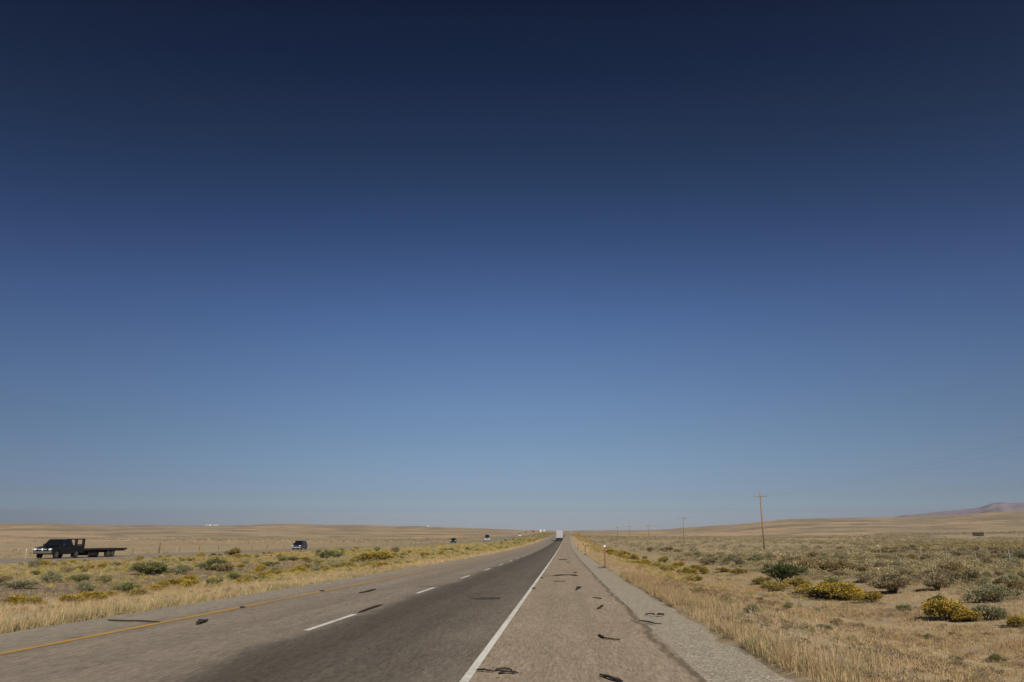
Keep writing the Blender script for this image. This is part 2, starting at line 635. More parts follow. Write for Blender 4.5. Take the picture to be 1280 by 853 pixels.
def strip(name, u0, u1, dz, material, ys, n=2, ax=None, drop=0.0, skirt=0.0, edge=0.0):
    """a sheet along the road between lateral offsets; dz above the road profile"""
    us = np.linspace(u0, u1, n)
    V, F, UV = [], [], []
    prof = [(u, dz - drop * k / max(n - 1, 1)) for k, u in enumerate(us)]
    if skirt:
        prof = [(prof[0][0] - 0.02, prof[0][1] - skirt)] + prof + [(prof[-1][0] + 0.02, prof[-1][1] - skirt)]
    c0 = ax(ys) if ax is not None else bend(ys)
    g = grade(ys)
    m = len(prof)
    for j, y in enumerate(ys):
        for k, (u, z) in enumerate(prof):
            ee = 0
            if edge and k in ((m - 1, m - 2) if u0 > 0 else (0, 1)):
                ee = edge * ((vnoise(y, 3.0 + (k > m / 2) * 50, 1.1, 9) - .5) + 0.6 * (vnoise(y, 7.0 + (k > m / 2) * 50, 0.35, 8) - .5))
            V.append((c0[j] + u + ee, y, g[j] + z))
            UV.append((u, y))
    for j in range(len(ys) - 1):
        for k in range(m - 1):
            a = j * m + k
            F.append((a, a + 1, a + 1 + m, a + m))
    F = np.array(F)
    me = np_mesh(name, np.array(V), F)
    uv = me.uv_layers.new(name='lane')
    uv.data.foreach_set('uv', np.array(UV, np.float32)[F.ravel()].ravel())
    return tag(link(name, me, material), kind='structure')


build_ground()


def build_mountain():
    ph = np.linspace(AZ_F[0, 0], 0.95, 300)
    rr = np.concatenate([np.arange(4200, 7400, 45), np.arange(7400, 8501, 110)])
    PH, RR = np.meshgrid(ph, rr)
    X, Y = np.sin(PH) * RR, np.cos(PH) * RR
    V = np.stack([X, Y, far_mountain(X, Y)], -1).reshape(-1, 3)
    ny, nx = X.shape
    i = np.arange(ny - 1)[:, None] * nx + np.arange(nx - 1)[None, :]
    F = np.stack([i, i + 1, i + 1 + nx, i + nx], -1).reshape(-1, 4)
    m, g = blank('hazed_mountain_rock')
    O = g.tc.outputs['Object']
    P = g.sep()
    c = g.mix(g.rng(g.noise(O, .0045, 6, .65), .4, .62, 0, 1, True), (.30, .245, .27), (.40, .33, .335))  # rock colour made paler and purplish, standing in for part of the haze
    c = g.mix(g.rng(g.math('ADD', P[2], g.rng(g.noise(O, .004, 4), .3, .7, -40, 40)), 60, 130, .8, 0, True), c, (.42, .33, .25))
    c = g.mix(g.rng(g.noise(O, .03, 4, .7), .52, .64, 0, .6, True), c, (.21, .175, .18))
    g.out(c, .95, .05)
    me = np_mesh('mountain', V, F)
    me.shade_smooth()
    tag(link('mountain', me, m), kind='structure')


build_mountain()
YR = YS[(YS > -60) & (YS < 2600)]
strip('highway_lanes', -8.52, -1.2, 0.0, M['lanes'], YR, 5, skirt=0.15)
strip('paved_shoulder', -1.2, 1.72, -0.002, M['shoulder'], YR, 3, skirt=0.15)
strip('inner_shoulder', -10.32, -8.52, -0.003, M['inner'], YR, 3, skirt=0.15, edge=0.10)
YG = YS[(YS > -20) & (YS < 900)]
yfine = np.unique(np.concatenate([np.arange(-4, 90, 0.2), YG[YG > 90], YG[YG < -4]]))
strip('gravel_verge', 1.72, 2.92, -0.012, M['gravel'], YG, 4, drop=0.05, skirt=0.12, edge=0.34)
strip('edge_line', -1.255, -1.145, 0.006, M['white'], YR)
strip('yellow_line', -8.50, -8.335, 0.006, M['yellow'], YR[YR < 900])
y = 16.15
dash_ys = []
k = 0
bmV, bmF = [], []
while y - 12.19 > -40:
    y -= 12.19
while y < 520:
    seg = np.linspace(y, y + 3.75, 4)
    b0 = len(bmV)
    for q in seg:
        c, z = float(bend(q)), float(grade(q))
        bmV += [(c - 4.97, q, z + 0.006), (c - 4.845, q, z + 0.006)]
    for j in range(3):
        a = b0 + 2 * j
        bmF.append((a, a + 1, a + 3, a + 2))
    y += 12.19
tag(link('lane_dashes', np_mesh('lane_dashes', np.array(bmV), np.array(bmF)), M['white']), kind='structure')
strip('opposite_carriageway', -5.6, 5.6, -0.01, M['inner'], YR, 5, ax=far_axis, skirt=0.15)
strip('opposite_edge_line', 4.0, 4.12, 0.0, M['white'], YR[YR < 700], ax=far_axis)


# ------------------------------------------------------------------ tyre marks on the pavement (stains) and scraps (things)
def road_at(px, py):
    x, y, z = at(px, py)
    return x, y, float(grade(y))


def ribbon(name, pts_px, width, lift, thick, material, arch=0.0, rag=0.25, n=14):
    P = [Vector(road_at(*p)) for p in pts_px]
    # resample
    L = [0]
    for a, b in zip(P, P[1:]):
        L.append(L[-1] + (b - a).length)
    S = []
    for i in range(n):
        s = L[-1] * i / (n - 1)
        k = max(j for j in range(len(L)) if L[j] <= s + 1e-9)
        k = min(k, len(P) - 2)
        f = (s - L[k]) / max(L[k + 1] - L[k], 1e-6)
        S.append(P[k].lerp(P[k + 1], f))
    org = sum(S, Vector()) / n
    org.z = float(grade(org.y))
    bm = B()
    rows = []
    for i, p in enumerate(S):
        d = (S[min(i + 1, n - 1)] - S[max(i - 1, 0)]).normalized()
        s = Vector((-d.y, d.x, 0)).normalized()
        t = i / (n - 1)
        taper = min(1, 0.35 + 3 * min(t, 1 - t))
        w = width * 0.5 * taper * (1 + random.uniform(-rag, rag))
        z = lift + .45 * arch * math.sin(math.pi * t) * random.uniform(0.6, 1.2)
        q = p - org
        q.z = float(grade(p.y)) - org.z
        roll = random.uniform(-0.12, 0.12) * arch
        rows.append([bm.verts.new(q + s * w + Vector((0, 0, z + roll))), bm.verts.new(q - s * w + Vector((0, 0, z - roll))),
                     bm.verts.new(q - s * w + Vector((0, 0, z - roll + thick))), bm.verts.new(q + s * w + Vector((0, 0, z + roll + thick)))])
    for a, b in zip(rows, rows[1:]):
        for k in range(4):
            bm.faces.new((a[k], a[(k + 1) % 4], b[(k + 1) % 4], b[k]))
    bm.faces.new(rows[0])
    bm.faces.new(rows[-1][::-1])
    o = obj(name, bm, material)
    o.location = org
    return o


SCRAPS = [
    # points, width, arch, label
    ([(596, 839), (607, 840.5), (618, 841)], .04, .03, 'thin black tyre strip touching the white edge line at the bottom of the road'),
    ([(619, 839.5), (630, 838.6), (640, 839.2)], .04, .03, 'upper black tyre strip of the pair just right of the white line'),
    ([(623, 843), (636, 842.3), (648, 843)], .045, .03, 'lower black tyre strip of the pair just right of the white line'),
    ([(750, 845), (761, 849), (778, 854)], .06, .03, 'slanting black tyre strip cut off by the bottom of the photo'),
    ([(748, 794.5), (755, 799), (765, 800.5), (775, 801)], .04, .02, 'curved black tyre strip alone in the middle of the paved shoulder'),
    ([(746, 762), (751, 761), (754, 758)], .05, .10, 'hooked black tyre chunk standing up on the paved shoulder'),
    ([(741, 748), (747, 748.6), (752, 749.4)], .06, .03, 'short bent black tyre sliver above the hooked chunk'),
    ([(720.5, 738), (724, 736.5), (725.2, 735.5)], .10, .16, 'small black tyre lump standing on the shoulder past the slivers'),
    ([(692, 727.3), (699, 727.6), (706, 727.2)], .06, .02, 'faint thin brown tyre sliver just below the longest strip'),
    ([(692, 720.2), (704, 719.4), (714, 719.2), (721.5, 720.2)], .27, .05, 'longest black tyre tread lying across the far shoulder'),
    ([(698, 700.2), (703, 699.8), (708.5, 700.2)], .36, .05, 'most distant dark tyre tread across the shoulder'),
    ([(709, 703.6), (712, 703.2)], .16, .03, 'small brown tyre bit beside the most distant tread'),
    ([(718, 716.6), (720.5, 716.4)], .14, .06, 'tiny black tyre bit above the end of the longest tread'),
    ([(806.5, 769.3), (813, 769.1), (819, 769.5)], .09, .05, 'longer of two black tyre pieces in line on the gravel verge'),
    ([(822, 769.9), (826, 769.4), (829.5, 770)], .10, .05, 'shorter of two black tyre pieces in line on the gravel verge'),
    ([(799, 777), (808, 778), (817, 780.6), (827, 781)], .05, .02, 'long wavy black tyre strip across the seam of the gravel verge'),
    ([(748, 709.6), (751, 710), (753.5, 709.7)], .26, .06, 'flat black tyre flap on the gravel by the post with the white reflector'),
    ([(246, 781.5), (252, 779.2), (258.5, 776.6)], .12, .10, 'thick black tyre chunk in the left lane near the yellow line'),
    ([(448, 766.8), (458, 763.5), (468, 759.8), (478, 756.6)], .08, .03, 'long black tyre strip in line with the nearest white dash'),
    ([(449, 742), (460, 740), (470, 737)], .10, .03, 'straight black tyre strip alone in the left lane'),
    ([(135, 776.2), (150, 777), (175, 777.4), (200, 778.6)], .07, .015, 'long thin dark tyre strip across the left shoulder'),
    ([(676.8, 723.2), (678.2, 722.7)], .10, .04, 'small dark tyre crumb against the white line beside the longest tread'),
    ([(666.7, 736.6), (668.2, 735.9)], .09, .04, 'small dark tyre crumb against the white line nearer than the longest tread'),
    ([(302, 760.6), (304.5, 760)], .12, .04, 'dark tyre crumb lying on the yellow line'),
    ([(401.5, 739.8), (403.5, 739.3)], .14, .04, 'small black tyre crumb beyond the yellow line'),
    ([(1014, 744), (1016, 743.5)], .12, .04, None),
]
for pts, w, arch, label in SCRAPS:
    if label is None:
        continue
    o = ribbon('tyre_scrap', pts, w, 0.008, 0.018, M['rubber'], arch)
    tag(o, label, 'tyre scrap', 'tyre scraps strewn along the highway')

MARKS = [([(597, 749.5), (608, 748.6), (620, 749.5)], .9), ([(521, 733.8), (532, 733.6), (543, 734)], .16),
         ([(678, 720.3), (685, 720.2), (693, 720.2)], .16)]
for pts, w in MARKS:
    o = ribbon('road_stain', pts, w, 0.003, 0.002, M['skid'], 0, 0.35)
    tag(o, kind='structure')


# ------------------------------------------------------------------ roadside posts
def make_post(h):
    root = empty('delineator_post')
    bm = B()
    # flanged U channel
    box(bm, -.018, .018, -.004, .004, 0, h)
    box(bm, -.055, -.018, .0042, .012, 0, h)
    box(bm, .018, .055, .0042, .012, 0, h)
    obj('post', bm, M['rust'], root)
    bm = B()
    hull(bm, [(-.055, -.030, h - .09), (.055, -.030, h - .09), (.055, -.006, h - .09), (-.055, -.006, h - .09)],
         [(-.055, -.030, h + .03), (.055, -.030, h + .03), (.055, -.006, h + .03), (-.055, -.006, h + .03)])
    obj('reflector', bm, M['reflector'], root, 0.01)
    bm = B()
    for k in range(7):
        a = k * 0.9
        tube(bm, [(0.05 * math.cos(a), 0.05 * math.sin(a), -.02), (0.17 * math.cos(a), .17 * math.sin(a), 0.05)], [.06, .03], 6)
    obj('footing', bm, M['rubber'], root)
    return root


post0 = make_post(1.5)
POSTS = [(756.2, 706.2, 1.0, 'rust-brown marker post with white reflector nearest the camera on the gravel edge'),
         (731.6, 688, .95, 'second rust-brown marker post along the right gravel edge'),
         (722.6, 680.6, .85, 'third marker post, tiny and far along the right gravel edge'),
         (605.8, 691, .78, 'brown marker post on the left verge beyond the yellow line')]
first = True
for px, py, s, label in POSTS:
    if px > 650:
        # stand on the right verge edge at the ray's distance
        d = ray(px, py)
        yy = {756.2: 60.5, 731.6: 116.0, 722.6: 172.0}[px]
        xx = d[0] / d[1] * yy
        zz = H(xx, yy) - .03
    else:
        xx, yy, zz = at(px, py)
    o = post0 if first else copy_tree(post0)
    first = False
    o.location = (xx, yy, zz)
    o.scale = (s * 1.15, s, s)
    tag(o, label, 'marker post', 'reflector posts along the highway')
# white posts along the opposite carriageway
wp = empty('roadside_post')
bm = B()
box(bm, -.05, .05, -.03, .03, 0, 1.3)
obj('post', bm, M['tan'], wp, .01)
bm = B()
box(bm, -.045, .045, -.036, -.031, 1.05, 1.22)
obj('reflector', bm, M['reflector'], wp)
for i, (px, yy, label) in enumerate([(33, 84, 'pale marker post by the opposite road in front of the black pickup'), (22, 150, 'leftmost pale post standing beyond the opposite road'),
                                     (40.5, 152, 'pale post beyond the opposite road, above the pickup bonnet'), (221, 172, 'pale marker post beyond the opposite road right of the flatbed trailer')]):
    d = ray(px, 690)
    xx = d[0] / d[1] * yy
    o = wp if i == 0 else copy_tree(wp)
    o.location = (xx, yy, H(xx, yy) - .03)
    o.scale = (.6, 1, .8)
    tag(o, label, 'marker post', 'pale posts along the opposite road')


# ------------------------------------------------------------------ power line
POLE_SPECS = [(43.8, 62.0, 12.4), (43.8, 186.0, 12.3), (44.6, 312.0, 9.9), (44.4, 437.0, 7.7), (44.6, 562.0, 8.0), (44.8, 687.0, 7.6)]
POLE_LABEL = ['', 'tall wooden power pole with a crossarm, the nearest to the road at right', 'second wooden power pole, thin against the sky',
              'third and smaller power pole further along the line', 'fourth distant power pole, a faint stroke on the skyline', 'most distant power pole, the last faint stroke near the road']
tips = []
for i, (xx, yy, hh) in enumerate(POLE_SPECS):
    z0 = H(xx, yy) - .2
    root = empty('utility_pole', (xx, yy, z0))
    lean = -.012 * hh if i == 1 else 0.0
    bm = B()
    k_ = 1 if i < 2 else .75
    tube(bm, [(0, 0, 0), (lean * .5, 0, hh * .5), (lean, 0, hh)], [.20 * k_, .165 * k_, .12 * k_], 10)
    obj('pole_shaft', bm, M['pole'] if i < 2 else M['pole_grey'], root, smooth=True)
    bm = B()
    w = 1.5
    zc = hh - .75
    box(bm, lean - w, lean + w, -.20, -.08, zc - .07, zc + .07)
    arm = obj('crossarm', bm, M['pole_grey'], root)
    bm = B()
    tube(bm, [(lean - .75, -.14, zc - .05), (lean, -.14, zc - .8)], .025, 5)
    tube(bm, [(lean + .75, -.14, zc - .05), (lean, -.14, zc - .8)], .025, 5)
    obj('brace', bm, M['steelpost'], arm)
    for ox in (-1.35, 1.35):
        bm = B()
        tube(bm, [(lean + ox, -.14, zc + .07), (lean + ox, -.14, zc + .15), (lean + ox, -.14, zc + .30)], [.03, .07, .05], 8)
        obj('insulator', bm, M['ceramic'], arm)
    bm = B()
    tube(bm, [(lean, 0, hh), (lean, 0, hh + .12), (lean, 0, hh + .28)], [.03, .07, .05], 8)
    obj('insulator', bm, M['ceramic'], root)
    tips.append([(xx + lean + ox, yy - .14 * (ox != 0), z0 + (zc + .30 if ox else hh + .28)) for ox in (-1.35, 0, 1.35)])
    tag(root, POLE_LABEL[i] or 'wooden power pole with a crossarm beside the scrub, beyond the right edge of the photo', 'power pole', 'power poles in a line beside the highway')
for k, lab in enumerate(('thin power cable on the road side of the crossarms', 'thin power cable on the pole tops', 'thin power cable on the far side of the crossarms')):
    bm = B()
    for a, b in zip(tips, tips[1:]):
        a, b = Vector(a[k]), Vector(b[k])
        P = []
        for j in range(17):
            t = j / 16
            p = a.lerp(b, t)
            p.z -= 4 * 1.3 * t * (1 - t)
            P.append(p)
        tube(bm, P, .004, 5)
    tag(obj('power_cable', bm, M['cable']), lab, 'power cable', 'cables of the power line')


# ------------------------------------------------------------------ fences
def fence(name, label, pts, post_mat, ph, pr, wires, square=False):
    x0, y0 = pts[0]
    root = empty(name, (x0, y0, H(x0, y0)))
    z00 = H(x0, y0)
    post_me = None
    tops = []
    for i, (xx, yy) in enumerate(pts):
        z = H(xx, yy)
        hh = ph * random.uniform(.94, 1.07)
        lx, ly = random.uniform(-.05, .05) * ph, random.uniform(-.04, .04) * ph
        bm = B()
        tube(bm, [(0, 0, -.1), (lx, ly, hh)], [pr, pr * .9], 6)
        o = obj('post', bm, post_mat, root)
        o.location = (xx - x0, yy - y0, z - z00)
        tops.append(Vector((xx - x0, yy - y0, z - z00)))
    for wz in wires:
        bm = B()
        P = [t + Vector((0, 0, wz * ph)) for t in tops]
        tube(bm, P, .006, 4)
        obj('wire', bm, M['wire'], root)
    tag(root, label, 'fence')
    return root


pts = []
yy = 52.0
while yy < 330:
    pts.append((43 + 0.004 * yy + random.uniform(-.15, .15), yy + random.uniform(-.6, .6)))
    yy += 6.6 if yy < 200 else 13
fence('wire_fence', 'wire fence on pale metal posts running through the scrub at right', pts, M['steelpost'], 1.25, .048, (.35, .6, .8, .95))
pts = []
yy = 66.0
while yy < 420:
    pts.append((float(far_axis(yy)) - 15.5 + random.uniform(-.2, .2), yy + random.uniform(-.5, .5)))
    yy += 8 if yy < 240 else 12
fence('wire_fence', 'wire fence on dark posts beyond the opposite road at left', pts, M['woodpost'], 1.35, .06, (.4, .65, .92))
# the one taller post standing out of that fence line
d = ray(199, 690)
px_, py_ = d[0] / d[1] * 136, 136
bm = B()
tube(bm, [(0, 0, -.2), (.03, 0, 1.1), (.05, 0, 2.1)], [.10, .09, .08], 8)
o = obj('wooden_post', bm, M['woodpost'])
o.location = (px_, py_, H(px_, py_))
tag(o, 'tall dark wooden post right of the flatbed trailer, beyond the opposite road', 'post')


# ------------------------------------------------------------------ vehicles (front towards -Y, wheels on z = 0)
def arch_profile(L, z0, arches, r, top):
    """side outline with wheel arches cut in the bottom edge; top = points from rear to front"""
    P = [(0.10, z0)]
    for cy in arches:
        for k in range(9):
            a = math.pi - math.pi * k / 8
            P.append((cy + r * math.cos(a), max(z0, r * 0.86 + r * math.sin(a) * .9 - .0) if 0 < k < 8 else z0))
    P.append((L - 0.08, z0))
    return P + top


def wheel(root, x, y, r, w, dual=False):
    bm = B()
    s = 1 if x > 0 else -1
    tube(bm, [(x - s * w, y, r), (x - s * w * .9, y, r), (x - s * .03, y, r), (x, y, r)], [r * .9, r, r, r * .9], 20)
    wo = obj('wheel', bm, M['rubber'], root)
    bm = B()
    tube(bm, [(x - s * .01, y, r), (x + s * .006, y, r), (x + s * .012, y, r)], [r * .62, r * .62, r * .25], 16)
    obj('rim', bm, M['rim'], wo)


def glass_on(root, name, P, inset=0.08, out=0.006):
    """window pane set just proud of a face given by 4 corners"""
    P = [Vector(p) for p in P]
    c = sum(P, Vector()) / 4
    n = (P[1] - P[0]).cross(P[3] - P[0]).normalized()
    Q = []
    for p in P:
        v = c - p
        Q.append(p + v.normalized() * min(inset * 1.4, v.length * .3) + n * out)
    bm = B()
    hull(bm, [q - n * .02 for q in Q], Q)
    return obj(name, bm, M['glass'], root)


def car_front(root, W, zb, zh, grille_mat, lamp_z, lamp_w=.30, lamp_h=.17, y=0.02):
    bm = B()
    box(bm, -W * .25, W * .25, y - .03, y + .05, lamp_z - .12, lamp_z + .08)
    gr = obj('grille', bm, grille_mat, root, .01)
    for s in (-1, 1):
        bm = B()
        x0, x1 = sorted((s * (W * .47 - lamp_w), s * W * .475))
        hull(bm, [(x0, y - .02, lamp_z - lamp_h / 2), (x1, y + .03, lamp_z - lamp_h / 2), (x1, y + .22, lamp_z - lamp_h / 2), (x0, y + .15, lamp_z - lamp_h / 2)],
             [(x0, y, lamp_z + lamp_h / 2), (x1, y + .05, lamp_z + lamp_h / 2), (x1, y + .25, lamp_z + lamp_h / 2), (x0, y + .15, lamp_z + lamp_h / 2)])
        obj('headlight', bm, M['lamp'], root, .01)
    return gr


def make_car(name, label, loc, rz, paint, L=4.6, W=1.85, z0=.26, hood=(0.95, 1.02), belt=1.02, roof=1.72, cab=(1.15, 4.45, 1.95, 4.25), r=.36,
             arches=(.88, 3.65), pickup=False, bumper=None, grille=None, group=None, cat='car', ground=True):
    root = empty(name, loc, rz)
    hw = W / 2
    b0, b1, r0, r1 = cab
    bm = B()
    if not pickup:
        top = [(L, z0 + .25), (L - .03, belt - .1), (b1 + .02, belt), (b0, belt), (b0 - .05, hood[1]), (0.22, hood[0] - .07), (0.03, hood[0] - .25), (0.0, z0 + .12)]
        prism_x(bm, arch_profile(L, z0, arches, r * 1.18, top), -hw, hw)
    else:
        split = b1 + .06
        P = [(0.10, z0)]
        cy, rr = arches[0], r * 1.2
        for k in range(9):
            a = math.pi - math.pi * k / 8
            P.append((cy + rr * math.cos(a), z0 if k in (0, 8) else rr * .86 + rr * math.sin(a) * .9))
        P += [(split, z0), (split, belt), (b0, belt), (b0 - .05, hood[1]), (0.25, hood[0] - .05), (0.05, hood[0] - .22), (0.02, z0 + .2)]
        prism_x(bm, P, -hw, hw)
        for s in (-1, 1):
            cy = arches[1]
            P = [(split + .03, z0 + .05)]
            for k in range(9):
                a = math.pi - math.pi * k / 8
                P.append((cy + rr * math.cos(a), z0 + .05 if k in (0, 8) else rr * .86 + rr * math.sin(a) * .9))
            P += [(L, z0 + .1), (L, belt + .06), (split + .03, belt + .06)]
            x0, x1 = sorted((s * hw, s * (hw - .14)))
            prism_x(bm, P, x0, x1)
        box(bm, -hw + .145, hw - .145, split + .03, L - .09, z0 + .28, z0 + .36)
        box(bm, -hw + .145, hw - .145, L - .08, L - .01, z0 + .28, belt + .05)
    body = obj('body', bm, paint, root, .035)
    tw = hw * .75
    lo = [(-hw * .955, b0, belt - .01), (hw * .955, b0, belt - .01), (hw * .955, b1, belt - .01), (-hw * .955, b1, belt - .01)]
    hi = [(-tw, r0, roof), (tw, r0, roof), (tw, r1, roof), (-tw, r1, roof)]
    bm = B()
    hull(bm, lo, hi)
    obj('cabin', bm, paint, root, .14)
    glass_on(root, 'windshield', [lo[0], lo[1], hi[1], hi[0]])
    glass_on(root, 'rear_window', [lo[2], lo[3], hi[3], hi[2]])

    def lerp(a, b, t):
        return tuple(p + (q - p) * t for p, q in zip(a, b))
    for s in (0, 1):
        a, b, c, d_ = ((lo[1], lo[2], hi[2], hi[1]) if s else (lo[3], lo[0], hi[0], hi[3]))
        for t0, t1 in ((0, .5), (.5, 1)):
            glass_on(root, 'side_window', [lerp(a, b, t0), lerp(a, b, t1), lerp(d_, c, t1), lerp(d_, c, t0)], .07)
        sx = 1 if s else -1
        bm = B()
        box(bm, *sorted((sx * hw * .97, sx * (hw + .20))), b0 + .42, b0 + .52, belt + .02, belt + .22)
        obj('side_mirror', bm, M['plastic'], root, .02)
    car_front(root, W, z0, hood[0], grille or M['plastic'], hood[0] - .21)
    bm = B()
    hull(bm, [(-hw, -.02, z0 + .06), (hw, -.02, z0 + .06), (hw, .25, z0 + .06), (-hw, .25, z0 + .06)],
         [(-hw * .97, -.09, z0 + .30), (hw * .97, -.09, z0 + .30), (hw * .97, .2, z0 + .30), (-hw * .97, .2, z0 + .30)])
    obj('front_bumper', bm, bumper or paint, root, .03)
    bm = B()
    box(bm, -hw * .96, hw * .96, L - .12, L + .08, z0 + .08, z0 + .28)
    obj('rear_bumper', bm, bumper or paint, root, .03)
    for s in (-1, 1):
        bm = B()
        x0, x1 = sorted((s * (hw - .16), s * (hw - .02)))
        box(bm, x0, x1, L - .05, L + .012, belt - .32, belt - .06)
        obj('tail_light', bm, M['redlamp'], root, .01)
        for cy in arches:
            wheel(root, s * (hw - .02), cy, r, .24)
    bm = B()
    box(bm, -hw + .25, hw - .25, .4, L - .4, z0 - .06, z0 + .02)
    obj('underbody', bm, M['plastic'], root)
    tag(root, label, cat, group)
    return root


def opp(px, yy, off=0.0):
    xx = float(far_axis(yy)) + off
    return (xx, yy, float(grade(yy)) - .008)


# black pickup pulling the flatbed trailer
PX, PY = -53.7, 84.0
pz = float(grade(PY)) - .008
pitch = math.atan(float(grade(PY + 5) - grade(PY)) / 5)
pick = make_car('pickup_truck', 'black pickup truck with chrome front pulling a flatbed trailer', (PX, PY, pz), 0, M['navy'], L=5.75, W=2.02, z0=.48, hood=(1.16, 1.26), belt=1.28,
                roof=1.98, cab=(1.45, 3.95, 2.08, 3.72), r=.41, arches=(1.0, 4.55), pickup=True, bumper=M['chrome'], grille=M['plastic'], cat='pickup truck')
pick.rotation_euler = (pitch, 0, 0)
bm = B()
box(bm, -.05, .05, -.055, .0, .82, 1.06)
box(bm, -.48, .48, -.052, .0, .94, .98)
for c in pick.children:
    if c.name.startswith('grille'):
        obj('grille_bar', bm, M['carwhite'], c)
        break

ty = PY + 6.55
tz = float(grade(ty)) - .008
tr = empty('flatbed_trailer', (PX, ty, tz))
tr.rotation_euler = (pitch, 0, 0)
bm = B()
box(bm, -1.22, 1.22, 0, 8.1, .80, .96)
for k in range(9):
    box(bm, -1.15, 1.15, .4 + k * .9, .5 + k * .9, .68, .795)
for s in (-.5, .5):
    box(bm, s - .06, s + .06, 0.1, 6.6, .52, .675)
obj('frame', bm, M['trailer'], tr, .01)
bm = B()
box(bm, -1.18, 1.18, .02, 8.08, .963, 1.01)
obj('deck', bm, M['deck'], tr)
bm = B()
for s in (-1, 1):
    box(bm, s * .42 - .08, s * .42 + .08, .02, .24, .962, 2.02)
    box(bm, s * .42 - .06, s * .42 + .06, -1.55, .015, 1.93, 2.04)
    box(bm, s * .42 - .06, s * .42 + .06, -.16, -.04, .70, 1.925)
box(bm, -.10, .10, -2.35, -1.56, 1.91, 2.03)
box(bm, -.355, .355, -1.555, -1.44, 1.94, 2.03)
tube(bm, [(0, -2.22, 1.905), (0, -2.22, .95)], .08, 10)
box(bm, -.335, .335, .06, .14, 1.35, 1.45)
obj('gooseneck', bm, M['neck'], tr, .01)
bm = B()
for s in (-1, 1):
    box(bm, s * 1.0 - .07, s * 1.0 + .07, .35, .50, .12, .79)
    box(bm, s * 1.0 - .12, s * 1.0 + .12, .30, .55, .08, .12)
obj('landing_leg', bm, M['trailer'], tr)
bm = B()
box(bm, -1.19, 1.19, .75, 1.85, .22, .515)
obj('tool_box', bm, M['trailer'], tr, .02)
for s in (-1, 1):
    for cy in (4.2, 5.15):
        wheel(tr, s * 1.16, cy, .37, .40)
    bm = B()
    box(bm, *sorted((s * .80, s * 1.19)), 3.72, 5.62, .755, .795)
    obj('fender', bm, M['trailer'], tr)
    bm = B()
    box(bm, *sorted((s * 1.0, s * 1.15)), 8.102, 8.13, .82, .92)
    obj('tail_light', bm, M['redlamp'], tr)
tag(tr, 'empty black flatbed trailer with a raised gooseneck behind the pickup', 'trailer')

make_car('sport_utility_car', 'dark blue car with bright headlights coming along the opposite road', opp(0, 160, .9), R(1), M['blue'], L=4.5, W=1.85, roof=1.70,
         cab=(1.1, 4.4, 1.75, 3.95), bumper=M['silver'], group='cars on the opposite road')
make_car('small_car', 'tiny dark car with pale front, left of the grey van on the opposite road', opp(0, 292, -1.5), R(4), M['darkgreen'], L=4.5, W=1.8, roof=1.62,
         cab=(1.2, 4.4, 1.9, 4.0), bumper=M['darkgreen'], group='cars on the opposite road')
make_car('delivery_van', 'tall grey van on the opposite road between the small dark car and the white car', opp(0, 335, 2.2), R(4), M['silver'], L=5.6, W=2.15, hood=(1.25, 1.35), belt=1.35,
         roof=2.6, cab=(.8, 5.5, 1.5, 5.4), r=.4, arches=(.95, 4.4), group='cars on the opposite road', cat='van')
make_car('white_car', 'small white car far along the opposite road beyond the grey van', opp(0, 575, 2.2), 0, M['carwhite'], L=4.8, W=1.9, roof=1.9, cab=(1.1, 4.6, 1.75, 4.4),
         bumper=M['carwhite'], grille=M['chrome'], group='cars on the opposite road')
make_car('tan_pickup', 'tiny tan pickup just left of the red lorry on the opposite road', opp(0, 830, -4.5), 0, M['tan'], L=5.6, W=2.0, z0=.45, hood=(1.2, 1.25), belt=1.25, roof=2.4,
         cab=(1.5, 3.9, 2.3, 3.7), r=.4, arches=(1.0, 4.5), pickup=True, group='cars on the opposite road', cat='pickup truck')


